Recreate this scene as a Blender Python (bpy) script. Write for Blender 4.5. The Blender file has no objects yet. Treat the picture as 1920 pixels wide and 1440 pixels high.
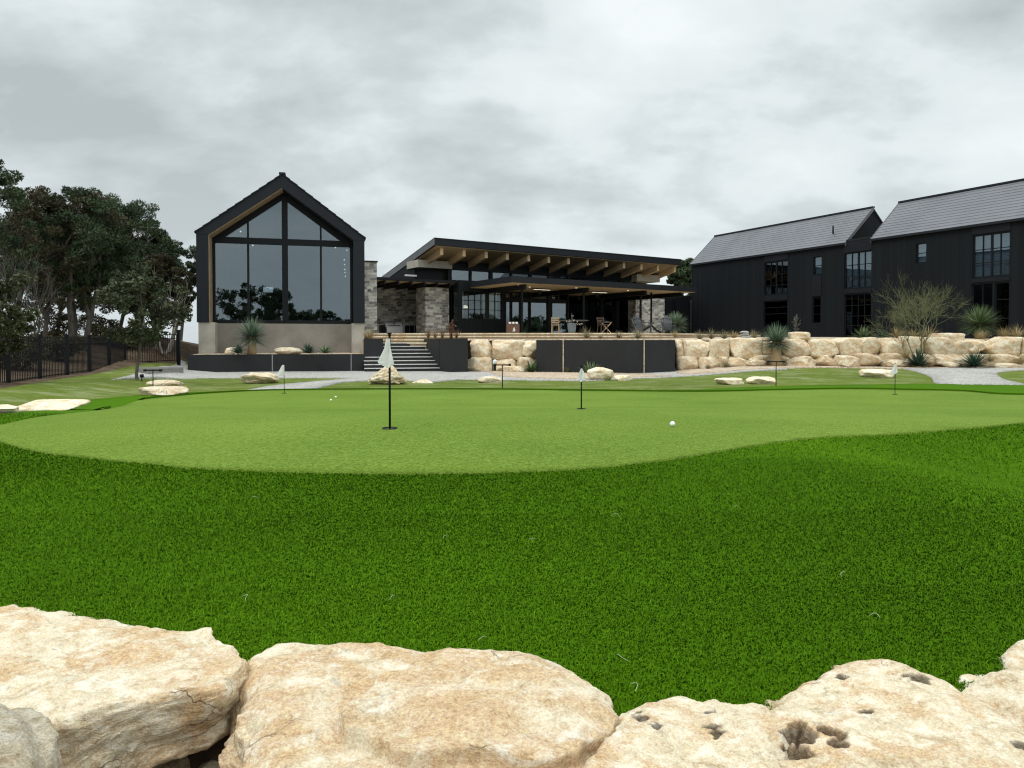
import bpy, bmesh, math, random
import numpy as np
from mathutils import Vector, Matrix, noise, geometry

random.seed(7)
S = bpy.context.scene
COL = S.collection
R = math.radians

# ------------------------------------------------------------------ camera
F, HZ, CZ = 1340.0, 640.0, 1.5          # focal length and horizon in photo pixels, eye height
PITCH = R(1.2)
CY = HZ + F * math.tan(PITCH)
CAM_R = Matrix.Rotation(math.pi / 2 - PITCH, 3, 'X')
CAM_P = Vector((0, 0, CZ))
cd = bpy.data.cameras.new('camera'); cam = bpy.data.objects.new('camera', cd); COL.objects.link(cam)
cd.sensor_width = 36; cd.sensor_fit = 'HORIZONTAL'; cd.lens = 36 * F / 1920
cd.shift_y = -(720 - CY) / 1920
cd.clip_start = .05; cd.clip_end = 3000
cam.matrix_world = Matrix.Translation(CAM_P) @ CAM_R.to_4x4()
S.camera = cam

def ray(px, py):
    return CAM_R @ Vector(((px - 960) / F, (CY - py) / F, -1))
def at(px, py, d):                       # point of the ray at ground distance d
    r = ray(px, py); return CAM_P + r * (d / r.y)
def pxw(px, d): return (px - 960) / F * d

# ------------------------------------------------------------------ terrain
PY = [-400, -60, -10, 1.24, 1.44, 1.50, 2.5, 4.0, 6, 8, 12.4, 17, 20, 24, 28, 31, 34, 60, 120, 400, 3000]
PZ = [-8, -2.2, -1.6, -1.52, -1.2, -.86, -.82, -.735, -.74, -.85, -1.16, -1.27, -1.32, -1.36, -1.40, -1.42, -1.42, -1.6, -5, -14, -40]
def sm(a, b, x):
    t = min(1, max(0, (x - a) / (b - a))); return t * t * (3 - 2 * t)
def gz(x, y):                            # height of the ground (world z)
    yq = y - .17 * sm(-.15, .25, -.12 - x) * (1 - sm(1.9, 2.4, y)) if 1.2 < y < 2.4 else y
    z = float(np.interp(yq, PY, PZ))
    xb = -8.6 - max(0, y - 20) * .455
    z += sm(0, 2.2, xb - x) * (.24 + .26 * sm(20, 31, y)) * sm(9, 18, y)
    z += sm(15.0, 19.5, -x + .10 * (y - 24)) * sm(14, 30, y) * (.5 + .75 * sm(27, 38, y)) * (1 - sm(44, 70, y))
    z += sm(5, 11, x) * (.07 * sm(12, 20, y) + .2 * sm(22, 30, y))
    z += .035 * math.exp(-((x - 2.05) / .7) ** 2 - ((y - 3.3) / .9) ** 2) - .21 * math.exp(-((x - 3.3) / .75) ** 2 - ((y - 4.1) / .95) ** 2)
    z += .05 * noise.noise(Vector((x * .13, y * .1, 3))) * sm(3, 9, y)
    return z + CZ
LIFT = .045                              # the turf and gravel sheets lie this far above the bare ground
def ground_hit(px, py, lo=1.0, hi=160):
    r = ray(px, py)
    d = lo; step = .06
    while d < hi:
        p = CAM_P + r * (d / r.y)
        if p.z <= gz(p.x, p.y) + LIFT:
            a, b = d - step, d
            for _ in range(14):
                m = (a + b) / 2; p = CAM_P + r * (m / r.y)
                if p.z <= gz(p.x, p.y) + LIFT: b = m
                else: a = m
            return CAM_P + r * (b / r.y) - Vector((0, 0, LIFT))
        step = .02 + d * .012; d += step
    return CAM_P + r * (hi / r.y)

# ------------------------------------------------------------------ mesh builder
class MB:
    def __init__(s): s.v = []; s.f = []; s.m = []; s.fsm = []
    def add(s, vs, fs, m=0, smooth=False):
        o = len(s.v); s.v += [tuple(p) for p in vs]
        for f in fs: s.f.append([o + i for i in f]); s.m.append(m); s.fsm.append(smooth)
        return s
    def box(s, x0, x1, y0, y1, z0, z1, m=0):
        if x0 > x1: x0, x1 = x1, x0
        if y0 > y1: y0, y1 = y1, y0
        if z0 > z1: z0, z1 = z1, z0
        return s.hexa([(x0,y0,z0),(x1,y0,z0),(x1,y1,z0),(x0,y1,z0),(x0,y0,z1),(x1,y0,z1),(x1,y1,z1),(x0,y1,z1)], m)
    def hexa(s, p, m=0):
        return s.add(p, [(3,2,1,0),(4,5,6,7),(0,1,5,4),(1,2,6,5),(2,3,7,6),(3,0,4,7)], m)
    def obox(s, c, ax, hx, hy, hz, m=0):     # oriented box, ax = 3x3 matrix (columns = axes)
        c = Vector(c); P = []
        for z in (-1, 1):
            for x, y in ((-1,-1),(1,-1),(1,1),(-1,1)):
                P.append(c + ax @ Vector((x*hx, y*hy, z*hz)))
        return s.hexa(P, m)
    def bar(s, a, b, w, h, m=0, up=(0,0,1)):
        a, b = Vector(a), Vector(b); d = (b - a); L = d.length; d.normalize()
        u = Vector(up); sd = d.cross(u)
        if sd.length < 1e-4: sd = d.cross(Vector((1,0,0)))
        sd.normalize(); u = sd.cross(d)
        ax = Matrix((d, sd, u)).transposed()
        return s.obox((a + b) / 2, ax, L / 2, w / 2, h / 2, m)
    def prism_y(s, poly, y0, y1, m=0):       # polygon (x,z) extruded along y
        n = len(poly)
        vs = [(x, y0, z) for x, z in poly] + [(x, y1, z) for x, z in poly]
        fs = [tuple(range(n)), tuple(range(2*n-1, n-1, -1))] + [(j, i, n+i, n+j) for i in range(n) for j in [(i+1) % n]]
        return s.add(vs, fs, m)
    def prism_x(s, poly, x0, x1, m=0):
        n = len(poly)
        vs = [(x0, y, z) for y, z in poly] + [(x1, y, z) for y, z in poly]
        fs = [tuple(range(n-1, -1, -1)), tuple(range(n, 2*n))] + [(i, j, n+j, n+i) for i in range(n) for j in [(i+1) % n]]
        return s.add(vs, fs, m)
    def prism_z(s, poly, z0, z1, m=0):
        n = len(poly)
        vs = [(x, y, z0) for x, y in poly] + [(x, y, z1) for x, y in poly]
        fs = [tuple(range(n-1, -1, -1)), tuple(range(n, 2*n))] + [(i, j, n+j, n+i) for i in range(n) for j in [(i+1) % n]]
        return s.add(vs, fs, m)
    def tube(s, pts, rad, n=8, m=0, cap=True):
        pts = [Vector(p) for p in pts]; k = len(pts)
        if not hasattr(rad, '__len__'): rad = [rad] * k
        o = len(s.v); prev = None
        for i, p in enumerate(pts):
            d = (pts[min(i+1, k-1)] - pts[max(i-1, 0)])
            d = d.normalized() if d.length > 1e-9 else Vector((0,0,1))
            if prev is None:
                a = d.cross(Vector((0,1,0)) if abs(d.y) < .9 else Vector((1,0,0))).normalized()
            else:
                a = (prev - d * prev.dot(d)); a = a.normalized() if a.length > 1e-6 else d.orthogonal().normalized()
            prev = a; b = d.cross(a)
            for j in range(n):
                t = 2 * math.pi * j / n
                s.v.append(tuple(p + (a * math.cos(t) + b * math.sin(t)) * rad[i]))
        for i in range(k-1):
            for j in range(n):
                q = (j+1) % n
                s.f.append([o+i*n+j, o+i*n+q, o+(i+1)*n+q, o+(i+1)*n+j]); s.m.append(m); s.fsm.append(True)
        if cap:
            s.f.append([o+j for j in range(n-1,-1,-1)]); s.m.append(m); s.fsm.append(False)
            s.f.append([o+(k-1)*n+j for j in range(n)]); s.m.append(m); s.fsm.append(False)
        return s
    def lathe(s, prof, n=16, c=(0,0,0), m=0):
        k = len(prof); o = len(s.v)
        for r, z in prof:
            for j in range(n):
                t = 2*math.pi*j/n; s.v.append((c[0]+r*math.cos(t), c[1]+r*math.sin(t), c[2]+z))
        for i in range(k-1):
            for j in range(n):
                q = (j+1) % n
                s.f.append([o+i*n+j, o+i*n+q, o+(i+1)*n+q, o+(i+1)*n+j]); s.m.append(m); s.fsm.append(True)
        return s
    def build(s, name, mat, parent=None, loc=(0,0,0), rotz=0):
        me = bpy.data.meshes.new(name); me.from_pydata(s.v, [], s.f)
        mats = mat if isinstance(mat, (list, tuple)) else [mat]
        for x in mats: me.materials.append(x)
        me.polygons.foreach_set('material_index', s.m); me.polygons.foreach_set('use_smooth', s.fsm)
        me.update()
        return link(name, me, parent, loc, rotz)

def link(name, me, parent=None, loc=(0,0,0), rotz=0):
    o = bpy.data.objects.new(name, me); COL.objects.link(o)
    o.location = loc; o.rotation_euler = (0, 0, rotz)
    if parent: o.parent = parent
    return o
def tag(o, label, cat, group=None):
    o['label'] = label; o['category'] = cat
    if group: o['group'] = group
    return o
def thing(name, label, cat, loc=(0,0,0), rotz=0, group=None):
    return tag(link(name, None, None, loc, rotz), label, cat, group)
def structure(o): o['kind'] = 'structure'; return o
def stuff(o): o['kind'] = 'stuff'; return o
def np_mesh(name, V, faces_n, idx, mat, tone=None, smooth=False):
    """mesh from numpy arrays; faces all have faces_n corners"""
    me = bpy.data.meshes.new(name); nf = len(idx) // faces_n
    me.vertices.add(len(V)); me.vertices.foreach_set('co', np.asarray(V, np.float32).ravel())
    me.loops.add(len(idx)); me.loops.foreach_set('vertex_index', np.asarray(idx, np.int32))
    me.polygons.add(nf); me.polygons.foreach_set('loop_start', np.arange(nf, dtype=np.int32) * faces_n)
    try: me.polygons.foreach_set('loop_total', np.full(nf, faces_n, np.int32))
    except Exception: pass
    if smooth: me.polygons.foreach_set('use_smooth', np.ones(nf, bool))
    me.materials.append(mat); me.update(calc_edges=True)
    if tone is not None:
        a = me.attributes.new('tone', 'FLOAT', 'POINT'); a.data.foreach_set('value', np.asarray(tone, np.float32))
    me.validate(); return me

class Frame:
    """local axes of a building: x along its front, y to the back, z up"""
    def __init__(s, o, az, z0):
        s.o = Vector((o[0], o[1], z0)); s.rz = math.pi/2 - R(az)
        s.x = Vector((math.cos(s.rz), math.sin(s.rz), 0)); s.y = Vector((-s.x.y, s.x.x, 0))
    def hit(s, px, py, n=0.0):
        r = ray(px, py); p0 = s.o + s.y * n
        k = (p0 - CAM_P).dot(s.y) / r.dot(s.y); p = CAM_P + r * k
        q = p - s.o; return q.dot(s.x), q.z
    def hx(s, px, n=0.0): return s.hit(px, 600, n)[0]
    def hz(s, px, py, n=0.0): return s.hit(px, py, n)[1]
    def w(s, x, y, z=0): return s.o + s.x * x + s.y * y + Vector((0,0,z))
    def loc(s, p):
        q = Vector(p) - s.o; return q.dot(s.x), q.dot(s.y), q.z
# ------------------------------------------------------------------ materials
class NT:
    def __init__(s, name):
        s.mat = bpy.data.materials.new(name); s.mat.use_nodes = True
        s.t = s.mat.node_tree; s.n = s.t.nodes; s.p = s.n['Principled BSDF']
        s.tc = s.n.new('ShaderNodeTexCoord')
    def new(s, ty, **kw):
        n = s.n.new(ty)
        for k, v in kw.items():
            if hasattr(n, k): setattr(n, k, v)
            else: n.inputs[k.replace('_', ' ')].default_value = v
        return n
    def l(s, a, b): s.t.links.new(a, b)
    def obj(s, scale=(1,1,1), rot=(0,0,0)):
        m = s.new('ShaderNodeMapping'); m.inputs['Scale'].default_value = scale; m.inputs['Rotation'].default_value = rot
        s.l(s.tc.outputs['Object'], m.inputs['Vector']); return m.outputs[0]
    def noise(s, vec, scale, detail=4, rough=.55, dist=0):
        n = s.new('ShaderNodeTexNoise'); n.inputs['Scale'].default_value = scale; n.inputs['Detail'].default_value = detail
        n.inputs['Roughness'].default_value = rough; n.inputs['Distortion'].default_value = dist
        s.l(vec, n.inputs['Vector']); return n.outputs['Fac']
    def ramp(s, fac, stops, interp='LINEAR'):
        r = s.new('ShaderNodeValToRGB'); r.color_ramp.interpolation = interp; e = r.color_ramp.elements
        while len(e) < len(stops): e.new(.5)
        for k, (p, c) in enumerate(stops):
            e[k].position = p; e[k].color = (c[0], c[1], c[2], 1) if hasattr(c, '__len__') else (c, c, c, 1)
        s.l(fac, r.inputs[0]); return r.outputs[0]
    def mix(s, fac, a, b, mode='MIX'):
        m = s.new('ShaderNodeMix', data_type='RGBA', blend_type=mode)
        for sock, v in ((m.inputs[0], fac), (m.inputs[6], a), (m.inputs[7], b)):
            if hasattr(v, 'links'): s.l(v, sock)
            elif hasattr(v, '__len__'): sock.default_value = (v[0], v[1], v[2], 1)
            else: sock.default_value = v
        return m.outputs[2]
    def math(s, op, a, b=0.0, c=None):
        m = s.new('ShaderNodeMath', operation=op)
        for i, v in enumerate((a, b, c)):
            if v is None: continue
            if hasattr(v, 'links'): s.l(v, m.inputs[i])
            else: m.inputs[i].default_value = v
        return m.outputs[0]
    def bump(s, h, strength=.4, dist=.02, normal=None):
        b = s.new('ShaderNodeBump'); b.inputs['Strength'].default_value = strength; b.inputs['Distance'].default_value = dist
        s.l(h, b.inputs['Height'])
        if normal: s.l(normal, b.inputs['Normal'])
        return b.outputs[0]
    def done(s, col, rough=.8, normal=None, spec=None, metal=0):
        if hasattr(col, 'links'): s.l(col, s.p.inputs['Base Color'])
        else: s.p.inputs['Base Color'].default_value = (*col, 1)
        if hasattr(rough, 'links'): s.l(rough, s.p.inputs['Roughness'])
        else: s.p.inputs['Roughness'].default_value = rough
        if spec is not None: s.p.inputs['Specular IOR Level'].default_value = spec
        s.p.inputs['Metallic'].default_value = metal
        if normal: s.l(normal, s.p.inputs['Normal'])
        return s.mat

def m_var(name, c0, c1, scale=3, rough=.7, bump=.2, bscale=None, bdist=.01, spec=None, metal=0, stretch=(1,1,1)):
    t = NT(name); v = t.obj(stretch)
    n = t.noise(v, scale, 6, .6)
    c = t.ramp(n, [(.3, c0), (.7, c1)])
    b = t.noise(v, bscale or scale * 4, 5, .6)
    return t.done(c, rough, t.bump(b, bump, bdist), spec, metal)

def m_siding():
    t = NT('charred_siding'); v = t.obj()
    s = t.new('ShaderNodeSeparateXYZ'); t.l(v, s.inputs[0])
    a = t.math('ADD', s.outputs[0], s.outputs[1]); p = t.math('MULTIPLY', a, 1 / .145)
    fl = t.math('FLOOR', p); fr = t.math('SUBTRACT', p, fl)
    wn = t.new('ShaderNodeTexWhiteNoise', noise_dimensions='1D'); t.l(fl, wn.inputs['W'])
    g = t.noise(t.obj((14, 14, .9)), 2.2, 5, .65)
    k = t.math('ADD', t.math('MULTIPLY', wn.outputs[0], .32), t.math('MULTIPLY', g, .72))
    col = t.ramp(k, [(.1, (.0024, .0040, .0056)), (.55, (.0044, .0068, .009)), (1, (.012, .0152, .0178))])
    edge = t.math('ABSOLUTE', t.math('SUBTRACT', fr, .5)); gr = t.ramp(edge, [(.43, 1.0), (.49, 0.0)])
    h = t.math('ADD', t.math('MULTIPLY', g, .25), gr)
    return t.done(col, .62, t.bump(h, .45, .012), .18)

def m_masonry(name='grey_stone_masonry', light=1.0):
    t = NT(name); v0 = t.obj()
    s = t.new('ShaderNodeSeparateXYZ'); t.l(v0, s.inputs[0])
    a = t.math('ADD', s.outputs[0], s.outputs[1])
    nz = t.noise(v0, 2.2, 3, .5)
    z = t.math('ADD', s.outputs[2], t.math('MULTIPLY', nz, .22)); a2 = t.math('ADD', a, t.math('MULTIPLY', nz, .35))
    cb = t.new('ShaderNodeCombineXYZ'); t.l(a2, cb.inputs[0]); t.l(z, cb.inputs[1])
    def brick(w, h, off):
        b = t.new('ShaderNodeTexBrick'); b.offset = off; b.squash = .7; b.squash_frequency = 3
        b.inputs['Color1'].default_value = (0, 0, 0, 1); b.inputs['Color2'].default_value = (1, 1, 1, 1); b.inputs['Mortar'].default_value = (.5, .5, .5, 1)
        b.inputs['Scale'].default_value = 1; b.inputs['Mortar Size'].default_value = .011; b.inputs['Mortar Smooth'].default_value = .3
        b.inputs['Brick Width'].default_value = w; b.inputs['Row Height'].default_value = h
        t.l(cb.outputs[0], b.inputs['Vector']); return b
    b = brick(.40, .155, .42)
    tone = t.mix(.38, b.outputs['Color'], t.noise(v0, 1.3, 3, .6))
    stone = t.ramp(tone, [(.12, (.06*light, .059*light, .06*light)), (.4, (.175*light, .17*light, .163*light)), (.62, (.32*light, .31*light, .29*light)), (.85, (.47*light, .455*light, .42*light))])
    fine = t.noise(v0, 9, 6, .65)
    stone = t.mix(.5, stone, t.ramp(fine, [(.3, .25), (.7, .8)]), 'OVERLAY')
    col = t.mix(b.outputs['Fac'], stone, (.36*light, .34*light, .31*light))
    h = t.math('ADD', t.math('MULTIPLY', t.math('SUBTRACT', 1, b.outputs['Fac']), 1.0), t.math('MULTIPLY', fine, .6))
    return t.done(col, .9, t.bump(h, .9, .03))

def m_limestone(name, sc, tan=.5, lum=1.0, bstr=.8):
    """layered cream limestone; sc = feature scale, tan = share of ochre"""
    t = NT(name); v = t.obj((1, 1, 1)); vs = t.obj((1, 1.15, 2.2), (R(5), R(-4), R(12)))
    n1 = t.noise(vs, 1.7 * sc, 7, .62, .9); n2 = t.noise(v, 5.5 * sc, 7, .7, .5); n3 = t.noise(vs, 24 * sc, 5, .7)
    L = lambda c: tuple(x * lum for x in c)
    base = t.ramp(n2, [(.3, L((.42, .31, .18))), (.46, L((.66, .555, .385))), (.64, L((.80, .72, .57)))])
    ochre = t.ramp(n3, [(.3, L((.46, .26, .11))), (.7, L((.64, .42, .21)))])
    mk = t.ramp(n1, [(.54 - .10 * tan, 0.0), (.62 - .06 * tan, .62), (.8, .8)])
    c = t.mix(mk, base, ochre)
    wh = t.ramp(t.noise(vs, 2.8 * sc, 6, .65, 1.2), [(.56, 0.0), (.68, .75)])
    c = t.mix(wh, c, L((.80, .745, .63)))
    gy = t.ramp(t.noise(v, 7 * sc, 4, .5, 1.5), [(.66, 0.0), (.7, .55)])
    c = t.mix(gy, c, L((.44, .41, .34)))
    c = t.mix(.35, c, t.ramp(n3, [(.25, .12), (.75, .86)]), 'OVERLAY')
    sp5 = t.noise(v, 62 * sc, 5, .8); c = t.mix(.5, c, t.ramp(sp5, [(.36, .16), (.64, .84)]), 'OVERLAY')
    # thin cracks
    vor = t.new('ShaderNodeTexVoronoi', feature='DISTANCE_TO_EDGE'); vor.inputs['Scale'].default_value = 2.1 * sc
    dv = t.new('ShaderNodeVectorMath', operation='ADD'); t.l(vs, dv.inputs[0])
    nn = t.new('ShaderNodeTexNoise'); nn.inputs['Scale'].default_value = 4 * sc; nn.inputs['Detail'].default_value = 5; t.l(v, nn.inputs['Vector'])
    sv = t.new('ShaderNodeVectorMath', operation='SCALE'); t.l(nn.outputs['Color'], sv.inputs[0]); sv.inputs['Scale'].default_value = .45 / sc
    t.l(sv.outputs[0], dv.inputs[1]); t.l(dv.outputs[0], vor.inputs['Vector'])
    crack = t.math('MULTIPLY', t.ramp(vor.outputs['Distance'], [(0, 1.0), (.018, 0.0)]), t.ramp(t.noise(v, 1.4 * sc, 2), [(.6, 0.0), (.68, .7)]))
    c = t.mix(crack, c, L((.22, .15, .09)))
    at_ = t.new('ShaderNodeAttribute', attribute_name='tone')
    c = t.mix(t.math('MULTIPLY', at_.outputs['Fac'], t.ramp(n3, [(.3, .95), (.75, .55)])), c, (.045, .03, .02))
    h = t.math('ADD', t.math('MULTIPLY', n2, 1.0), t.math('MULTIPLY', n3, .55)); h = t.math('SUBTRACT', h, t.math('MULTIPLY', crack, .8))
    micro = t.noise(v, 95 * sc, 4, .7)
    h = t.math('ADD', h, t.math('MULTIPLY', micro, .22))
    return t.done(c, .9, t.bump(h, bstr, .04 / sc), .25)

def m_turf_ground(name, c0, c1, sc=1.0, speck=60, patch=None, bump=.5, lo=.42, hi=.70, wt=(.62, .28, .25)):
    t = NT(name); v = t.obj()
    a = t.noise(v, speck, 6, .75); b = t.noise(v, speck * .3, 4, .6); big = t.noise(v, .35 * sc, 4, .6)
    k = t.math('ADD', t.math('MULTIPLY', a, wt[0]), t.math('ADD', t.math('MULTIPLY', b, wt[1]), t.math('MULTIPLY', big, wt[2])))
    c = t.ramp(k, [(lo, c0), (hi, c1)])
    if patch:
        f = t.ramp(t.noise(t.obj((.8, 1.25, 1)), 1.1, 6, .7, .4), [(.5, 0.0), (.74, .7)])
        c = t.mix(f, c, patch)
    return t.done(c, .95, t.bump(a, bump, .012), .05)

def m_gravel(name, c0, c1, c2, scale):
    t = NT(name); v = t.obj()
    vo = t.new('ShaderNodeTexVoronoi'); vo.inputs['Scale'].default_value = scale; t.l(v, vo.inputs['Vector'])
    s = t.new('ShaderNodeSeparateColor'); t.l(vo.outputs['Color'], s.inputs[0])
    k = t.math('ADD', t.math('MULTIPLY', s.outputs[0], .6), t.math('MULTIPLY', t.noise(v, 1.2, 5, .7), .45))
    c = t.ramp(k, [(.15, c0), (.5, c1), (.9, c2)])
    return t.done(c, .95, t.bump(vo.outputs['Distance'], .7, .02), .2)

def m_glass(name, tint=(.55, .6, .6), refl=.11, rough=0.0):
    t = NT(name); n = t.n; n.remove(t.p)
    out = [x for x in n if x.type == 'OUTPUT_MATERIAL'][0]
    tr = t.new('ShaderNodeBsdfTransparent'); tr.inputs[0].default_value = (*tint, 1)
    gl = t.new('ShaderNodeBsdfGlossy'); gl.inputs['Roughness'].default_value = rough; gl.inputs[0].default_value = (.84, .95, 1, 1)
    fr = t.new('ShaderNodeLayerWeight'); fr.inputs['Blend'].default_value = .5
    f5 = t.math('POWER', fr.outputs['Facing'], 4.0)
    fac = t.math('MULTIPLY_ADD', f5, 1 - refl, refl)
    mx = t.new('ShaderNodeMixShader'); t.l(fac, mx.inputs[0]); t.l(tr.outputs[0], mx.inputs[1]); t.l(gl.outputs[0], mx.inputs[2])
    t.l(mx.outputs[0], out.inputs[0]); return t.mat

def m_emit(name, col, st):
    t = NT(name); t.p.inputs['Emission Color'].default_value = (*col, 1); t.p.inputs['Emission Strength'].default_value = st
    return t.done(col, .5)

def m_leaf(name, c0, c1, c2, rough=.7, sub=.0, spec=.25):
    t = NT(name); a = t.new('ShaderNodeAttribute', attribute_name='tone')
    c = t.ramp(a.outputs['Fac'], [(0, c0), (.55, c1), (1, c2)])
    m = t.done(c, rough, None, spec)
    return m

def m_wood(name, c0, c1, stretch=(3, 3, 40), rough=.6):
    t = NT(name); v = t.obj(stretch); n = t.noise(v, 1.0, 5, .6, .6)
    return t.done(t.ramp(n, [(.3, c0), (.7, c1)]), rough, t.bump(n, .2, .005), .3)

def m_steel(name, c0, c1):
    t = NT(name); v = t.obj((1, 1, .5)); n = t.noise(v, 1.6, 6, .65, .5); f = t.noise(t.obj((3, 3, .7)), 3, 5, .7)
    k = t.math('ADD', t.math('MULTIPLY', n, .6), t.math('MULTIPLY', f, .4))
    return t.done(t.ramp(k, [(.3, c0), (.62, c1), (.85, tuple(min(1, x * 1.7) for x in c1))]), t.ramp(f, [(.3, .45), (.7, .65)]), t.bump(f, .08, .01), .4)

def m_rooftile():
    t = NT('grey_roof_tile'); v = t.obj()
    s = t.new('ShaderNodeSeparateXYZ'); t.l(v, s.inputs[0])
    col_i = t.math('FLOOR', t.math('MULTIPLY', s.outputs[0], 1 / .6))
    wn = t.new('ShaderNodeTexWhiteNoise', noise_dimensions='1D'); t.l(col_i, wn.inputs['W'])
    k = t.math('ADD', t.math('MULTIPLY', wn.outputs[0], .10), t.math('MULTIPLY', t.noise(v, .6, 4, .6), .75))
    c = t.ramp(k, [(.2, (.118, .122, .137)), (.8, (.18, .185, .204))])
    return t.done(c, .6, t.bump(t.noise(v, 18, 4), .15, .01), .4)

M = dict(
    siding=m_siding(), masonry=m_masonry('grey_stone_masonry', 1.2), masonry_light=m_masonry('pale_stone_masonry', 1.6),
    black=m_var('black_metal', (.0042, .0054, .0072), (.007, .0085, .011), 2, .45, .05, spec=.22),
    panel=m_var('black_panel', (.0055, .007, .0098), (.009, .0112, .0145), 1.5, .5, .05, spec=.22),
    slate=m_var('slate_black_metal', (.0075, .0095, .013), (.0125, .0152, .02), 1.2, .5, .08, spec=.28),
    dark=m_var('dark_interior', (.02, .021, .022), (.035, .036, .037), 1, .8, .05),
    plaster=m_var('interior_plaster', (.25, .25, .24), (.32, .31, .3), 1, .8, .05),
    concrete=m_var('board_concrete', (.30, .275, .235), (.50, .465, .40), 1.1, .85, .25, 9),
    concrete_dark=m_var('dark_concrete', (.185, .166, .143), (.30, .272, .237), .9, .85, .25, 9),  # darker tone for the base wall between the piers
    concrete_grey=m_var('grey_concrete', (.25, .25, .24), (.38, .375, .36), 1.4, .85, .3, 12),
    steel=m_steel('dark_steel_plate', (.0075, .0085, .0095), (.0155, .017, .0185)),
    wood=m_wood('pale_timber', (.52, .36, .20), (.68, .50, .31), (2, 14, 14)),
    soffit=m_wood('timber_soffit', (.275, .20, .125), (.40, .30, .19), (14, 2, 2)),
    header=m_var('limewashed_timber', (.36, .33, .28), (.46, .43, .37), 4, .8, .2),
    lime_far=m_limestone('limestone_far', 1.25, .55, 1.12, 1.5),
    lime_near=m_limestone('limestone_near', 3.2, .55, 1.02),
    lime_rosy=m_limestone('limestone_rosy', 2.6, 1.5, 1.0),
    lime_pale=m_limestone('limestone_pale', 2.8, .0, 1.0),
    lime_slab=m_limestone('limestone_slab', 1.2, .15, .95),
    lime_white=m_limestone('limestone_white', 1.1, .1, 1.15),
    glass=m_glass('tinted_glass', (.52, .59, .63), .155),
    glass_dark=m_glass('dark_glass', (.3, .34, .34), .05),
    glass_clear=m_glass('clear_glass', (.7, .75, .73), .08),
    white=m_var('white_cloth', (.78, .79, .82), (.85, .86, .88), 12, .8, .15),
    whitepaint=m_var('white_paint', (.75, .75, .75), (.82, .82, .82), 4, .4, .02),
    ball=m_var('golf_ball_cover', (.82, .82, .8), (.86, .86, .85), 30, .3, .4, 160, .002),
    bark=m_var('grey_bark', (.05, .042, .034), (.17, .15, .125), 9, .9, .6, 22, .03, stretch=(1, 1, .25)),
    bark_pale=m_var('pale_bark', (.2, .18, .15), (.36, .33, .28), 9, .9, .6, 22, .03, stretch=(1, 1, .25)),
    twig=m_var('bare_twig', (.06, .055, .045), (.125, .112, .095), 9, .9, .2),
    greentwig=m_var('olive_twig', (.085, .095, .035), (.18, .185, .08), 5, .8, .2),
    yucca_trunk=m_var('shaggy_trunk', (.3, .21, .11), (.5, .38, .22), 8, .95, .8, 30, .02, stretch=(1, 1, .4)),
    rooftile=m_rooftile(),
    grillsteel=m_var('brushed_steel', (.62, .62, .62), (.72, .72, .72), 6, .35, .05, metal=.25),
    chair=m_var('charcoal_chair', (.05, .055, .06), (.075, .08, .088), 6, .6, .1),
    brown=m_var('brown_cabinet', (.10, .05, .03), (.13, .065, .042), 3, .55, .05),
    bluegrey=m_var('blue_grey_glaze', (.1, .14, .17), (.16, .2, .23), 4, .5, .1),
    rust=m_var('rusted_metal', (.08, .028, .018), (.16, .06, .035), 8, .8, .2),
    greystone=m_limestone('grey_weathered_limestone', 3.0, -.6, .62), strand=m_var('pale_fibre', (.35, .42, .22), (.5, .55, .35), 20, .8),
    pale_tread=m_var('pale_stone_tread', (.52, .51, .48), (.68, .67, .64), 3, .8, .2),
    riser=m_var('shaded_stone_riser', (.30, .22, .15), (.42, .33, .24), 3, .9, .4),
    soil=m_var('dark_soil', (.035, .026, .019), (.11, .085, .062), 9, .95, .8, 26, .03),
    led=m_emit('lamp_diffuser', (1, .88, .7), 1.0), spot=m_emit('spot_lamp', (1, .96, .9), 2.0),
    verge=m_var('grey_trim', (.10, .105, .115), (.14, .145, .155), 2, .5, .05),  # grey of the barn verges, also of the lodge's painted rake sheen
    sky_backing=m_var('pale_sky_backing', (.58, .62, .66), (.68, .72, .76), .7, .8, .05),  # pale sheet standing in for sky reflected in the barn windows
    jamb=m_var('grey_green_jamb', (.06, .075, .06), (.085, .1, .085), 3, .6, .05),
    weathered=m_var('weathered_timber', (.16, .15, .135), (.34, .32, .29), 5, .9, .4, stretch=(1, 6, 6)),
)

def m_cloth():
    t = NT('white_flag_cloth'); t.done((.93, .89, .92), .8)
    tr = t.new('ShaderNodeBsdfTranslucent'); tr.inputs[0].default_value = (.95, .91, .94, 1)
    mx = t.new('ShaderNodeMixShader'); mx.inputs[0].default_value = .55
    out = [x for x in t.n if x.type == 'OUTPUT_MATERIAL'][0]
    t.l(t.p.outputs[0], mx.inputs[1]); t.l(tr.outputs[0], mx.inputs[2]); t.l(mx.outputs[0], out.inputs[0]); return t.mat
M['flagcloth'] = m_cloth()
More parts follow.
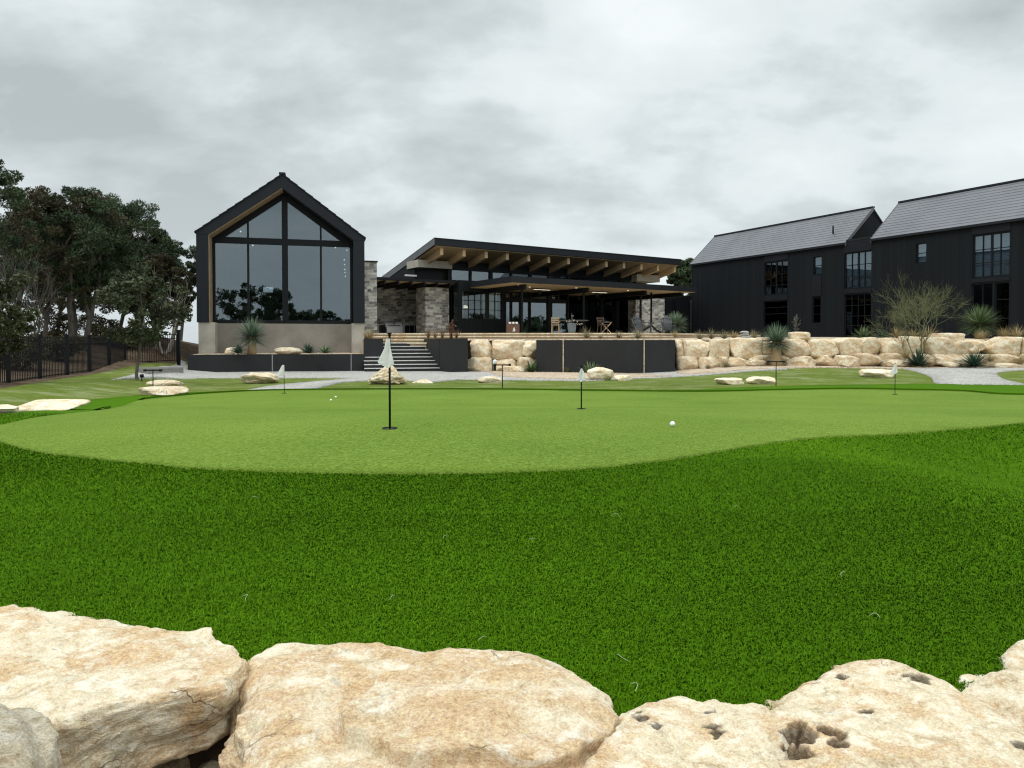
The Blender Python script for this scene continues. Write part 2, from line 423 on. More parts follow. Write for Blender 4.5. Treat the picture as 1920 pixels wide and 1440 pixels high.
# ------------------------------------------------------------------ ground sheets
def dens(poly, step, smooth=True):
    """closed polygon -> resampled (Catmull-Rom) closed polygon"""
    out = []; n = len(poly)
    P = [Vector((p[0], p[1])) for p in poly]
    for i in range(n):
        a, b, c, d = P[i-1], P[i], P[(i+1) % n], P[(i+2) % n]
        L = (c - b).length; st = step(b) if callable(step) else step
        k = max(1, int(L / st))
        for j in range(k):
            t = j / k
            if smooth:
                q = .5 * ((2*b) + (c - a) * t + (2*a - 5*b + 4*c - d) * t*t + (3*b - a - 3*c + d) * t**3)
                lin = b.lerp(c, t)
                if (q - lin).length > .25 * L: q = lin
            else: q = b.lerp(c, t)
            out.append(q)
    return out
def inside(poly, x, y):
    c = False; n = len(poly); j = n - 1
    for i in range(n):
        xi, yi = poly[i][0], poly[i][1]; xj, yj = poly[j][0], poly[j][1]
        if (yi > y) != (yj > y) and x < (xj - xi) * (y - yi) / (yj - yi) + xi: c = not c
        j = i
    return c
def inside_np(poly, X, Y):
    P = np.array([(p[0], p[1]) for p in poly]); c = np.zeros(len(X), bool); j = len(P) - 1
    for i in range(len(P)):
        xi, yi = P[i]; xj, yj = P[j]
        if yi != yj:
            m = ((yi > Y) != (yj > Y)) & (X < (xj - xi) * (Y - yi) / (yj - yi) + xi); c ^= m
        j = i
    return c
def ys_grid(y0, y1):
    ys = []; y = y0
    while y < y1: ys.append(y); y += .06 if y < 2.2 else max(.18, .045 * abs(y))
    ys.append(y1); return ys
def region(name, poly, lift, mat, zfun=gz, grid=None):
    """flat-on-terrain sheet with the given outline"""
    xs = [p.x for p in poly]; ys = [p.y for p in poly]
    pts = [Vector((p.x, p.y)) for p in poly]; n = len(pts)
    y = min(ys)
    rows = ys_grid(min(ys), max(ys))
    for r_, y in enumerate(rows):
        st = grid or max(.2, .05 * abs(y)); x = min(xs) + (.5 * st if r_ % 2 else 0)
        row = [];
        while x < max(xs):
            row.append(x); x += st
        if row:
            X = np.array(row); k = inside_np(poly, X, np.full(len(X), y + 1e-4))
            pts += [Vector((xx, y + .0013)) for xx in X[k]]
    edges = [(i, (i+1) % n) for i in range(n)]
    v, e, f, *_ = geometry.delaunay_2d_cdt(pts, edges, [], 1, 1e-4)
    V = [(p.x, p.y, zfun(p.x, p.y) + lift) for p in v]
    f = [list(q) for q in f]; cnt = {}                # turned-down rim so that the edge never hovers
    for q in f:
        for a_, b_ in zip(q, q[1:] + q[:1]): cnt[frozenset((a_, b_))] = cnt.get(frozenset((a_, b_)), 0) + 1
    for q in list(f):
        for a_, b_ in zip(q, q[1:] + q[:1]):
            if cnt[frozenset((a_, b_))] == 1:
                o_ = len(V); V += [(V[a_][0], V[a_][1], V[a_][2] - .07), (V[b_][0], V[b_][1], V[b_][2] - .07)]; f.append([b_, a_, o_, o_ + 1])
    me = bpy.data.meshes.new(name); me.from_pydata(V, [], [list(q) for q in f]); me.materials.append(mat)
    me.polygons.foreach_set('use_smooth', [True] * len(me.polygons)); me.update()
    bm = bmesh.new(); bm.from_mesh(me); bmesh.ops.recalc_face_normals(bm, faces=bm.faces)
    if sum(fc.normal.z * fc.calc_area() for fc in bm.faces) < 0: bmesh.ops.reverse_faces(bm, faces=bm.faces)
    bm.to_mesh(me); bm.free()
    return link(name, me)
def gp(pts):                              # photo pixels (ints) or world points ('w', x, y)
    out = []
    for p in pts:
        out.append(Vector((p[1], p[2])) if p[0] == 'w' else ground_hit(*p).to_2d())
    return out

M['litter'] = m_turf_ground('leaf_litter', (.035, .024, .016), (.15, .105, .07), 1, 7, (.2, .16, .12), .8)
M['lawn'] = m_turf_ground('lawn_grass', (.055, .09, .012), (.15, .185, .036), 1, 16, (.30, .32, .18), .6)
M['turf'] = m_turf_ground('artificial_turf', (.044, .112, .001), (.066, .158, .002), 1, 70, None, .6)
M['green'] = m_turf_ground('putting_turf', (.072, .128, .012), (.185, .272, .046), 1.3, 62, None, .6, .47, .65, (.82, .14, .16))
M['gravel'] = m_gravel('pale_gravel', (.20, .19, .175), (.36, .345, .32), (.52, .50, .47), 20)
M['mulch'] = m_gravel('stone_mulch', (.27, .19, .13), (.45, .35, .25), (.62, .53, .41), 13)

# base terrain (built below, once the turf outline is known)
xs = sorted(set([round(v, 3) for v in np.concatenate([np.arange(-6, 6.01, .3), np.arange(-60, 60.1, 1.5), np.linspace(-1500, 1500, 61)])]))
ysl = sorted(set([round(v, 3) for v in np.concatenate([np.arange(-4, 1.2, .4), np.arange(1.2, 2.2, .06), np.arange(2.2, 12, .4), np.arange(12, 75, 1.2), np.linspace(75, 2500, 50), np.linspace(-300, -4, 30)])]))
g = MB(); nx = len(xs)
g.v = [(x, y, gz(x, y)) for y in ysl for x in xs]
for j in range(len(ysl) - 1):
    for i in range(nx - 1):
        g.f.append([j*nx+i, j*nx+i+1, (j+1)*nx+i+1, (j+1)*nx+i]); g.m.append(0); g.fsm.append(True)

LAWN = dens(gp([('w', -9, 5.6), (0, 775), (-260, 790), ('w', -16.5, 13), (-80, 741), (16, 724), (75, 714), (126, 706.5), (168, 701), (205, 694.5), (235, 687), (334, 679.5), (352, 672), ('w', -14.5, 33.4), ('w', -8, 33), ('w', -2, 33.6), ('w', 6, 33), ('w', 12, 31.2), ('w', 24, 29.5), ('w', 40, 29), ('w', 40, 17), ('w', 20, 16), ('w', 8, 15), ('w', -3, 15), ('w', -7, 11)]), 1.2)
structure(region('lawn', LAWN, .02, M['lawn']))
TURF = dens(gp([('w', -9, 1.70), ('w', -9, 5.2), (-60, 778), (0, 771), (108, 767), (148, 756), (172, 748), (255, 741), (350, 735), (450, 731.5), (600, 729.5), (900, 727.5), (1250, 731), (1295, 730), (1380, 726), (1500, 722), (1600, 720.5), (1758, 719), (1920, 721.5), ('w', 24, 20.5), ('w', 26, 14), ('w', 16, 5), ('w', 9, 1.52), ('w', 2, 1.52), ('w', .25, 1.52), ('w', -.3, 1.70), ('w', -2, 1.70)]), .5)
g.v = [(x, y, z - ((.07 if y < 6 else .18) if y < 21 and abs(x) < 26 and y > 1.5 and inside(TURF, x, y) else .16 if 4 < y < 36 and inside(LAWN, x, y) else 0)) for x, y, z in g.v]
structure(g.build('ground', M['litter']))
structure(region('artificial_turf', TURF, .036, M['turf']))
GREEN = dens(gp([(0, 827.6), (34, 838), (78, 848), (156, 856), (221, 864), (286, 869), (338, 876), (495, 883), (620, 886), (760, 887.5), (900, 886), (1050, 881), (1150, 874), (1240, 864), (1320, 851), (1400, 837), (1552, 819), (1736, 809.5), (1920, 792.5), (2080, 774), ('w', 14.5, 13.5), ('w', 15.5, 16.6), (1921, 741), (1807, 734), (1701, 731.5), (1595, 729.7), (1453, 732), (1300, 735), (1100, 733), (900, 730.5), (640, 731), (495, 732.8), (391, 738), (338, 742.5), (286, 747), (262, 751), (238, 758.5), (182, 770), (115, 777), (57, 785), (0, 797.6), (-90, 812)]), .3)
structure(region('putting_green', GREEN, .050, M['green']))
# the pile of the fringe stands a little proud along the far edge of the putting green
_e = [p for p in GREEN]; _b = MB(); _n = len(_e)
for i in range(_n):
    a, b = _e[i], _e[(i + 1) % _n]
    if a.y > 10.2 and b.y > 10.2 and (a.x > -6.3 or a.y > 14.5):
        t_ = (b - a).normalized(); nn_ = Vector((t_.y, -t_.x))
        if inside(_e, (a.x + b.x)/2 + nn_.x*.03, (a.y + b.y)/2 + nn_.y*.03): nn_ = -nn_
        q = [a + nn_*.004, b + nn_*.004, b + nn_*.16, a + nn_*.16]; h_ = (.086, .086, .036, .036)
        _b.add([(q[0].x, q[0].y, gz(q[0].x, q[0].y) + .02), (q[1].x, q[1].y, gz(q[1].x, q[1].y) + .02)] + [(p.x, p.y, gz(p.x, p.y) + h) for p, h in zip(q, h_)], [(0, 1, 3, 2), (2, 3, 4, 5)])
structure(_b.build('turf_edge', M['turf']))
PATH = dens(gp([(208, 711), (254, 700), (300, 687), (338, 675.5), (352, 671), ('w', -15.2, 33.8), ('w', -8, 34), ('w', -3, 34.4), ('w', 2, 34), ('w', 9, 33), ('w', 11, 32.4), (1290, 700), (1346, 697), (1417, 691), (1476, 688.5), (1476, 692), (1417, 694.5), (1346, 700.5), (1267, 706), (1195, 709), (1100, 713.5), (980, 712), (860, 711), (812, 715.5), (764, 713), (690, 713), (640, 716), (610, 723), (586, 728.7), (530, 731), (462, 731.2), (500, 724), (536, 719.3), (600, 714), (665, 708.2), (517, 708), (400, 708.5), (352, 710.5)]), .7, False)
structure(region('gravel_path', PATH, .046, M['gravel']))
PATH2 = dens(gp([(1691, 690.6), (1723, 697.5), (1746, 707), (1760, 718.6), (1840, 720), (1921, 721), (1879, 709), (1869, 699), (1885, 696), (1920, 693), (2000, 690), (2000, 684), (1920, 686.5), (1800, 687.5), (1691, 688.5)]), .5, True)
structure(region('gravel_path', PATH2, .046, M['gravel']))
MULCH = dens(gp([(925, 701), (900, 690), ('w', 0, 34.2), ('w', 6, 34), (1010, 697), (1100, 697), (1200, 701), (1262, 705.5), (1195, 707), (1100, 711), (980, 708.5), (940, 706)]), .8, False)
structure(region('mulch_bed', MULCH, .066, M['mulch']))
MULCH2 = dens(gp([(1268, 700), (1268, 686), ('w', 8, 34), ('w', 16, 33), ('w', 26, 32), ('w', 26, 30.2), (1920, 688.5), (1800, 689), (1690, 691), (1600, 689.5), (1540, 688.5), (1476, 690), (1417, 692.5), (1346, 698), (1290, 702.5)]), .8, False)
structure(region('mulch_bed', MULCH2, .066, M['mulch']))

# upper terrace of stone mulch behind the boulder wall
def upz(x, y): return CZ + .10 + .16 * sm(32, 44, y) + .03 * noise.noise(Vector((x * .6, y * .6, 1)))
UP = dens([Vector(p) for p in [(-2.6, 34.1), (1.0, 34.1), (6.8, 33.7), (7.5, 32.7), (13, 32.2), (21, 31.2), (28, 30.6), (32, 31), (29, 35), (24, 44), (16, 57), (8, 57), (8, 40), (-2.6, 36.5)]], 1.2, False)
structure(region('mulch_terrace', UP, 0, M['mulch'], upz))

# blades of the artificial turf
def turf_blades():
    rng = np.random.default_rng(5)
    chunks = []
    for y0, y1, den in ((1.5, 2.3, 40000), (2.3, 3.1, 29000), (3.1, 4.2, 19000), (4.2, 6, 8000), (6, 9, 2600)):
        w0, w1 = -.76 * y1 - .2, .76 * y1 + .2
        n = int((w1 - w0) * (y1 - y0) * den)
        X = rng.uniform(w0, w1, n); Y = rng.uniform(y0, y1, n)
        ok = (np.abs(X) < .76 * Y + .2) & inside_np(TURF, X, Y) & ~inside_np(GREEN, X, Y)
        chunks.append(np.stack([X[ok], Y[ok]], 1))
    P = np.concatenate(chunks)
    P = P[rng.uniform(0, 1, len(P)) < np.clip((9.2 - P[:, 1]) / 3.5, 0, 1)]
    for poly in NEAR_OUT:
        P = P[~inside_np(poly, P[:, 0], P[:, 1])]
    n = len(P)
    # height from a coarse table of the terrain
    gx = np.arange(-12, 12.01, .1); gy = np.arange(1.5, 14.5, .05)
    G = np.array([[gz(a, b) for a in gx] for b in gy])
    ix = np.clip((P[:, 0] + 12) / .1, 0, len(gx) - 1.001); iy = np.clip((P[:, 1] - 1.5) / .05, 0, len(gy) - 1.001)
    a, b = ix.astype(int), iy.astype(int); fx, fy = ix - a, iy - b
    Z = G[b, a]*(1-fx)*(1-fy) + G[b, a+1]*fx*(1-fy) + G[b+1, a]*(1-fx)*fy + G[b+1, a+1]*fx*fy + .034
    d = P[:, 1]
    H = rng.uniform(.010, .017, n) * (1 + .03 * np.clip(d - 3, 0, 6)); W = rng.uniform(.0011, .0018, n) * (1 + .33 * np.clip(d - 2, 0, 8))
    th = rng.uniform(0, 2*np.pi, n); lean = rng.uniform(.25, 1.4, n)
    gxn = np.sin(P[:, 0]*1.3 + 2*np.sin(P[:, 1]*.8)) ; gyn = np.cos(P[:, 1]*1.1 + 1.5*np.sin(P[:, 0]*.7))
    dx = np.cos(th) + .45 * gxn; dy = np.sin(th) + .45 * gyn; L = np.hypot(dx, dy) + 1e-6; dx /= L; dy /= L
    sx, sy = -dy, dx
    def row(k, off, wf, zf):
        return np.stack([P[:, 0] + dx*off + sx*W*wf, P[:, 1] + dy*off + sy*W*wf, Z + zf], 1)
    l1 = lean * H * .30; l2 = lean * H * 1.0
    V = np.stack([row(0, 0, -1, -.006), row(0, 0, 1, -.006), row(0, l1, -.85, H*.6), row(0, l1, .85, H*.6), row(0, l2, 0, H*(1 - .30*lean))], 1).reshape(-1, 3)
    base = np.arange(n)[:, None] * 5
    idx = (base + np.array([0, 1, 2, 1, 3, 2, 2, 3, 4])[None, :]).ravel()
    tone = rng.beta(3, 3.6, n); tone = np.clip(tone - .04 + .09 * np.sin(P[:, 0] * .9 + P[:, 1]) + .07 * np.sin(P[:, 0] * 2.3 - P[:, 1] * 1.7) + .26 * np.exp(-((P[:, 0] - 2.15 - .12*(4 - P[:, 1])) / .42)**2) * (P[:, 1] > 2.5), 0, 1)  # last term paints the ridge's lighter look into the blade tone
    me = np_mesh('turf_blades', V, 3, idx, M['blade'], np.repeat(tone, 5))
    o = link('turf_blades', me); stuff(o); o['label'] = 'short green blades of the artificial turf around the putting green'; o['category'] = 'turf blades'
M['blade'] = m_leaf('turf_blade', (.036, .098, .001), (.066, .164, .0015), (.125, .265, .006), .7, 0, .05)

# ------------------------------------------------------------------ rocks
def rock_mesh(name, dims, seed, mat, sub=4, sq=4.0, facets=9, amp=.07, freq=1.6, taper=0.0, plo=.72):
    """blocky, chipped rock centred on its base; dims = width, depth, height"""
    rnd = random.Random(seed)
    bm = bmesh.new(); bmesh.ops.create_icosphere(bm, subdivisions=sub, radius=1)
    off = Vector((rnd.uniform(-50, 50), rnd.uniform(-50, 50), rnd.uniform(-50, 50)))
    planes = []
    for _ in range(facets):
        nrm = Vector((rnd.gauss(0, 1), rnd.gauss(0, 1), rnd.gauss(0, .75))).normalized()
        planes.append((nrm, rnd.uniform(plo, 1.0)))
    sx, sy = rnd.uniform(-.18, .18), rnd.uniform(-.15, .15)
    for v in bm.verts:
        p = v.co
        k = (abs(p.x)**sq + abs(p.y)**sq + abs(p.z)**sq) ** (-1/sq); p = p * k
        for nrm, dd in planes:
            e = p.dot(nrm) - dd
            if e > 0: p = p - nrm * e * .92
        p = Vector((p.x + sx * p.z, p.y + sy * p.z, p.z))
        nn = v.co.normalized()
        h = noise.fractal(p * freq + off, .8, 2.1, 6) + 1.0 * (abs(noise.noise(p * freq * 1.7 + off)) - .25) + .5 * (abs(noise.noise(Vector((p.x*3, p.y*3, p.z*7)) + off)) - .25)
        p = p + nn * amp * h
        if taper: k = 1 - taper * (p.z + 1) / 2; p = Vector((p.x * k + .12 * taper * (p.z + 1), p.y * k, p.z))
        v.co = p
    zs = [v.co.z for v in bm.verts]; x_ = [v.co.x for v in bm.verts]; y_ = [v.co.y for v in bm.verts]
    for v in bm.verts:
        v.co = Vector(((v.co.x - (min(x_)+max(x_))/2) / (max(x_)-min(x_)) * dims[0], (v.co.y - (min(y_)+max(y_))/2) / (max(y_)-min(y_)) * dims[1], (v.co.z - min(zs)) / (max(zs)-min(zs)) * dims[2]))
    me = bpy.data.meshes.new(name); bm.to_mesh(me); bm.free()
    me.materials.append(mat); me.polygons.foreach_set('use_smooth', [True] * len(me.polygons)); me.update()
    return me
def rock_px(name, box, d, seed, label, cat, group=None, mat=None, depth=None, sink=.0, sq=4.0, amp=.07, facets=9, sub=4, taper=0.0, plo=.72):
    """rock filling the photo box (x0,y0,x1,y1) at ground distance d"""
    x0, y0, x1, y1 = box
    a, b = at(x0, y1, d), at(x1, y0, d)
    w = b.x - a.x; h = b.z - a.z + sink
    dp = depth or min(w * .75, 1.1)
    k = 1 + .4 * dp / d; w *= k; h = (b.z - CZ) * k + CZ - a.z + sink     # the widest part stands behind the front foot
    me = rock_mesh(name, (w, dp, h), seed, mat or M['lime_far'], sub, sq, facets, amp, taper=taper, plo=plo)
    o = link(name, me, None, ((a.x + b.x) / 2 * k, d + dp * .45, a.z - sink))
    tag(o, label, cat, group); return o

# near boulders: top outline drawn on a plane, then rounded, chipped and pitted
NEAR_OUT = []
def near_boulder(name, px_out, ztop, zbot, seed, label, mat, sq=5.0, tilt=(0, 0), amp=.03, pits=(), step=None, na=420, nt=230, thin=None):
    poly = []
    for x, y in px_out:
        r = ray(x, y); k = (ztop - 1.5 + 1.5 - CZ) / r.z; p = CAM_P + r * k; poly.append(p.to_2d())
    poly = dens(poly, .05)
    c = sum(poly, Vector((0, 0))) / len(poly)
    ang = np.array([math.atan2(p.y - c.y, p.x - c.x) for p in poly]); rad = np.array([(p - c).length for p in poly])
    o_ = np.argsort(ang); ang, rad = ang[o_], rad[o_]
    A = np.concatenate([ang - 2*np.pi, ang, ang + 2*np.pi]); Rr = np.concatenate([rad, rad, rad])
    NEAR_OUT.append([c + Vector((math.cos(t), math.sin(t))) * float(np.interp(t, A, Rr)) * .87 for t in np.linspace(-np.pi, np.pi, 120, endpoint=False)])
    rnd = random.Random(seed); off = Vector((rnd.uniform(-90, 90), rnd.uniform(-90, 90), rnd.uniform(-90, 90)))
    ztop += .015; sq *= 2.1
    H = ztop - zbot; cz = (ztop + zbot) / 2
    # sample the profile densely on the top and the rim
    hs_ = np.concatenate([np.linspace(0, 1, int(nt*.55), endpoint=False), np.linspace(1, 2, int(nt*.25), endpoint=False), np.linspace(2, 3, nt - int(nt*.8))])
    verts = []; dirt = []
    rim = (1/2) ** (1/sq)                          # where top and side of the profile meet
    for hv in hs_:
        if hv < 1: rho = rim * hv; h = (1 - rho**sq) ** (1/sq)
        elif hv < 2: h = rim * (2 - hv) + .45 * (hv - 1); rho = (1 - h**sq) ** (1/sq)
        else: h = .45 - 1.35 * (hv - 2); rho = (1 - abs(h)**sq) ** (1/sq)
        st = 1.0 if hv < .92 else max(0, 1 - (hv - .92) * 3)
        for i in range(na):
            a = -math.pi + 2*math.pi*i/na
            rr = float(np.interp(a, A, Rr)) * rho * 1.02
            x = c.x + rr*math.cos(a); y = c.y + rr*math.sin(a); z = cz + h*H/2
            if thin: z = ztop - (ztop - z) * (thin[2] + (1 - thin[2]) * sm(thin[0], thin[1], -x))
            z += (tilt[0]*(x - c.x) + tilt[1]*(y - c.y)) * max(0, h)
            p = Vector((x, y, z))
            q = p * 1.0 + off
            f = noise.fractal(q * 3.0, 1.0, 2.0, 6) * 1.0 + .45 * noise.fractal(q * 11.0, .8, 2.1, 5) + .16 * noise.fractal(q * 42, .8, 2.1, 3)
            # layered ledges
            lay = noise.noise(Vector((q.x*2.2, q.y*2.2, q.z*11)))
            side = 1 - sm(.25, .9, st)
            nrm = Vector((math.cos(a)*rho**3, math.sin(a)*rho**3, max(h, 0)**1)).normalized()
            vf = noise.voronoi(Vector((q.x*5 + .25*f, q.y*5, q.z*8)))[0][0]; vg = noise.voronoi(Vector((q.x*15, q.y*15 + .2*f, q.z*22)))[0][0]
            dsp = amp * f * (.75 + .8*side) + .035 * side * abs(lay) + (vf - .45) * .030 * (.35 + side) + (vg - .45) * .011 * (.5 + side)
            if step:                                # broken slab standing a little proud of the rest
                e = noise.noise(Vector((x*7, y*7, 2))) * .05 + noise.noise(Vector((x*23, y*23, 5))) * .015
                dd = Vector((x - step[0], (y - step[1]) * step[4])).length + e
                dsp += step[3] * (1 - sm(step[2], step[2] + .018, dd)) * max(h, 0)
            p = p + nrm * dsp
            dt = 0.0
            for (qx, qy, r0, dep) in pits:
                e = math.hypot((p.x - qx)*.8, (p.y - qy)) * (1 + .75*noise.noise(Vector((p.x*24, p.y*24, seed))) + .45*noise.noise(Vector((p.x*75, p.y*75, seed))))
                if e < r0 * 1.15 and h > 0:
                    q_ = 1 - sm(.25*r0, r0, e); p.z -= .62 * dep * q_; dt = max(dt, 1 - sm(.7*r0, 1.15*r0, e))
            verts.append(p); dirt.append(dt)
    idx = []
    k = len(hs_)
    for j in range(k-1):
        for i in range(na):
            q = (i+1) % na
            idx += [j*na+i, (j+1)*na+i, (j+1)*na+q, j*na+q]
    base = Vector((c.x, c.y, zbot))
    V = np.array([tuple(v - base) for v in verts])
    me = np_mesh(name, V, 4, idx, mat, dirt, True)
    o = link(name, me, None, base); tag(o, label, 'boulder', 'boulders edging the turf in front'); return o

def zpl(px, py, z):
    r = ray(px, py); p = CAM_P + r * ((z - CZ) / r.z); return p.x, p.y
ZT = CZ - .80
near_boulder('boulder', [(-420, 1180), (-150, 1118), (0, 1122), (60, 1126), (150, 1146), (240, 1164), (335, 1176), (395, 1202), (428, 1236), (424, 1284), (385, 1312), (300, 1330), (200, 1345), (90, 1362), (-40, 1380), (-260, 1430)], ZT, CZ - 1.62, 11,
    'long cream boulder overhanging a dark gap at the left end of the front row', M['lime_near'], 6, (0, -.05), .024, thin=(.78, 1.06, .17))
near_boulder('boulder', [(446, 1240), (468, 1216), (510, 1200), (590, 1205), (700, 1203), (800, 1217), (850, 1207), (900, 1214), (1000, 1226), (1060, 1246), (1100, 1280), (1165, 1330), (1168, 1368), (1100, 1450), (1000, 1530), (800, 1610), (620, 1600), (505, 1540), (466, 1420)], ZT, CZ - 1.62, 23,
    'broad flat boulder with rosy ochre top in the middle of the front row', M['lime_rosy'], 5.5, (0, 0), .02, step=(*zpl(890, 1360, ZT), .27, .034, 1.5))
hp = [(*zpl(1162, 1430, ZT), .022, .03)]
P3 = [(*zpl(px, py, ZT), r, d) for px, py, r, d in ((1203, 1366, .012, .02), (1330, 1350, .012, .018), (1347, 1392, .013, .022), (1232, 1388, .01, .012))]
near_boulder('boulder', [(1040, 1500), (1100, 1420), (1145, 1352), (1190, 1328), (1240, 1306), (1275, 1300), (1320, 1312), (1345, 1300), (1380, 1322), (1440, 1326), (1475, 1352), (1485, 1400), (1470, 1500), (1420, 1600), (1250, 1680), (1080, 1640)], ZT, CZ - 1.62, 31,
    'low cream boulder with small dark pits between the rosy boulder and the holed boulder', M['lime_near'], 5, (0, 0), .02, pits=P3)
P4 = [(*zpl(px, py, ZT), r, d) for px, py, r, d in ((1497, 1392, .040, .13), (1552, 1390, .024, .10), (1565, 1412, .016, .05), (1480, 1420, .03, .06), (1582, 1280, .011, .03), (1624, 1348, .013, .04), (1722, 1288, .02, .04), (1700, 1282, .012, .025), (1912, 1408, .014, .03))]
near_boulder('boulder', [(1430, 1350), (1448, 1318), (1470, 1288), (1520, 1264), (1560, 1244), (1610, 1232), (1660, 1232), (1720, 1248), (1770, 1262), (1815, 1284), (1880, 1325), (1960, 1400), (1990, 1520), (1880, 1640), (1650, 1660), (1500, 1560), (1440, 1450)], ZT, CZ - 1.62, 47,
    'cream boulder with dark weathered holes at the right of the front row', M['lime_near'], 5, (0, 0), .02, pits=P4)
near_boulder('boulder', [(1800, 1292), (1850, 1268), (1900, 1258), (1960, 1250), (2100, 1230), (2220, 1290), (2180, 1420), (2040, 1440), (1960, 1395), (1880, 1330)], ZT, CZ - 1.6, 59,
    'smooth pale boulder leaning against the holed boulder at the right edge', M['lime_pale'], 4.5, (0, 0), .02, na=300, nt=150)
near_boulder('boulder', [(1872, 1232), (1885, 1214), (1920, 1202), (1990, 1192), (2090, 1200), (2120, 1240), (2000, 1256), (1920, 1256), (1882, 1252)], ZT, CZ - 1.5, 67,
    'small white boulder peeking in at the right edge beside the turf', M['lime_pale'], 4.5, (0, 0), .02, na=260, nt=120)
# grey weathered stone in the left corner
near_boulder('boulder', [(-300, 1330), (-120, 1292), (-10, 1298), (28, 1318), (58, 1360), (80, 1405), (88, 1460), (80, 1600), (-100, 1680), (-330, 1600)], CZ - .70, CZ - 1.5, 71,
    'smooth grey-green stone face in the bottom left corner', M['greystone'], 4, (0, 0), .016, na=360, nt=190)
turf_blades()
# loose pieces in the gap between the first two boulders
rnd = random.Random(3)
for k, (px, py, w, m) in enumerate(((372, 1412, .085, 'lime_pale'), (415, 1402, .05, 'lime_near'), (335, 1428, .07, 'lime_far'), (428, 1432, .06, 'lime_near'), (395, 1440, .055, 'lime_pale'), (350, 1400, .05, 'lime_far'), (300, 1436, .06, 'lime_far'), (436, 1385, .035, 'lime_pale'))):
    x, y = zpl(px, py, CZ - .99)
    w *= 1.25; me = rock_mesh('rubble', (w, w*.8, w*.6), 300 + k, M[m], 3, 2.6, 12, .1)
    o = link('rubble', me, None, (x, y, CZ - 1.02)); tag(o, 'loose rubble stone on dark soil in the gap between the two left front boulders', 'rubble', 'rubble in the gap of the front boulders')
sp = MB(); vs = []
for j in range(14):
    for i in range(14):
        x, y = zpl(255 + 16*i, 1365 + 12*j, CZ - 1.01); vs.append((x, y, CZ - 1.01 + .02*noise.noise(Vector((x*22, y*22, 0))) - .02*(j/13)))
sp.add(vs, [(j*14+i, (j+1)*14+i, (j+1)*14+i+1, j*14+i+1) for j in range(13) for i in range(13)], 0, True)
structure(sp.build('soil', M['soil']))
# pale strands lying on the turf
for k, (px, py) in enumerate(((835, 1015), (998, 1020), (1155, 973), (478, 940), (1380, 957), (1190, 1300), (1165, 1245), (1580, 1085), (460, 1130), (1640, 1165), (735, 1130), (905, 1208))):
    p = ground_hit(px, py); rnd = random.Random(90 + k); a = rnd.uniform(0, 6.3); L = rnd.uniform(.012, .024)
    pts = [Vector((L*(t-.5)*2, .35*L*math.sin(t*5 + k), .010*math.sin(t*3.1))) for t in (0, .2, .4, .6, .8, 1)]
    o = MB().tube(pts, .0007, 5).build('loose_strand', M['strand'], None, (p.x, p.y, p.z + .058), a)
    tag(o, 'pale loose strand of fibre lying on the dark green turf', 'fibre strand', 'loose strands on the turf')
# ------------------------------------------------------------------ helpers for buildings
def clip_poly(poly, x0, x1, z0, z1):
    def cl(P, f):
        out = []
        for i in range(len(P)):
            a, b = P[i-1], P[i]; fa, fb = f(a), f(b)
            if (fa >= 0) != (fb >= 0):
                t = fa / (fa - fb); out.append((a[0] + (b[0]-a[0])*t, a[1] + (b[1]-a[1])*t))
            if fb >= 0: out.append(b)
        return out
    for f in (lambda p: p[0]-x0, lambda p: x1-p[0], lambda p: p[1]-z0, lambda p: z1-p[1]):
        if poly: poly = cl(poly, f)
    return poly
def window(par, x0, x1, z0, z1, y, cols, rows, fw=.05, mw=.028, glass=None, frame=None, depth=.09, name='window', rowz=None, thick=None, dark=False):
    """glazed opening in the plane y: frame (mesh) with its panes as sub-parts; rows may be a list of heights"""
    f = MB(); frame = frame or M['black']; glass = glass or M['glass']
    f.box(x0, x1, y, y + depth, z0, z0 + fw); f.box(x0, x1, y, y + depth, z1 - fw, z1)
    f.box(x0, x0 + fw, y + .002, y + depth - .002, z0 + fw, z1 - fw); f.box(x1 - fw, x1, y + .002, y + depth - .002, z0 + fw, z1 - fw)
    xi0, xi1, zi0, zi1 = x0 + fw, x1 - fw, z0 + fw, z1 - fw
    cs = [xi0 + (xi1 - xi0) * c for c in (cols if isinstance(cols, list) else [k / cols for k in range(1, cols)])]
    rs = [zi0 + (zi1 - zi0) * c for c in (rows if isinstance(rows, list) else [k / rows for k in range(1, rows)])]
    for k, c in enumerate(cs):
        w = mw if not thick or k not in thick else thick[k]
        f.box(c - w/2, c + w/2, y + .006, y + depth - .012, zi0, zi1)
    for r_ in rs: f.box(xi0, xi1, y + .012, y + depth - .02, r_ - mw/2, r_ + mw/2)
    o = f.build(name, frame, par)
    MB().box(xi0, xi1, y + depth*.5, y + depth*.5 + .012, zi0, zi1).build('pane', glass, o)
    return o

# ================================================================== gabled glass house (left)
p0 = at(369, 605, 34.0)
G = Frame((p0.x, p0.y), 75.0, CZ - 1.45)
g_w = G.hx(684); ze = (G.hz(368, 434) + G.hz(684, 447)) / 2; zp = G.hz(530, 327.5); zc = G.hz(500, 605)
sl = G.hx(392); sr = G.hx(661.5); mid = g_w / 2; zei = G.hz(392, 440); zpi = G.hz(530, 352); DP = 9.0; RC = 1.0
house = thing('gable_house', 'black gabled house end with a tall glass wall above a concrete base', 'house', G.o, G.rz)
sw = g_w - sl * 0 ; jl = sl; jr = g_w - sl
slope = (zp - ze) / mid
th = .34                                              # vertical thickness of the roof edge
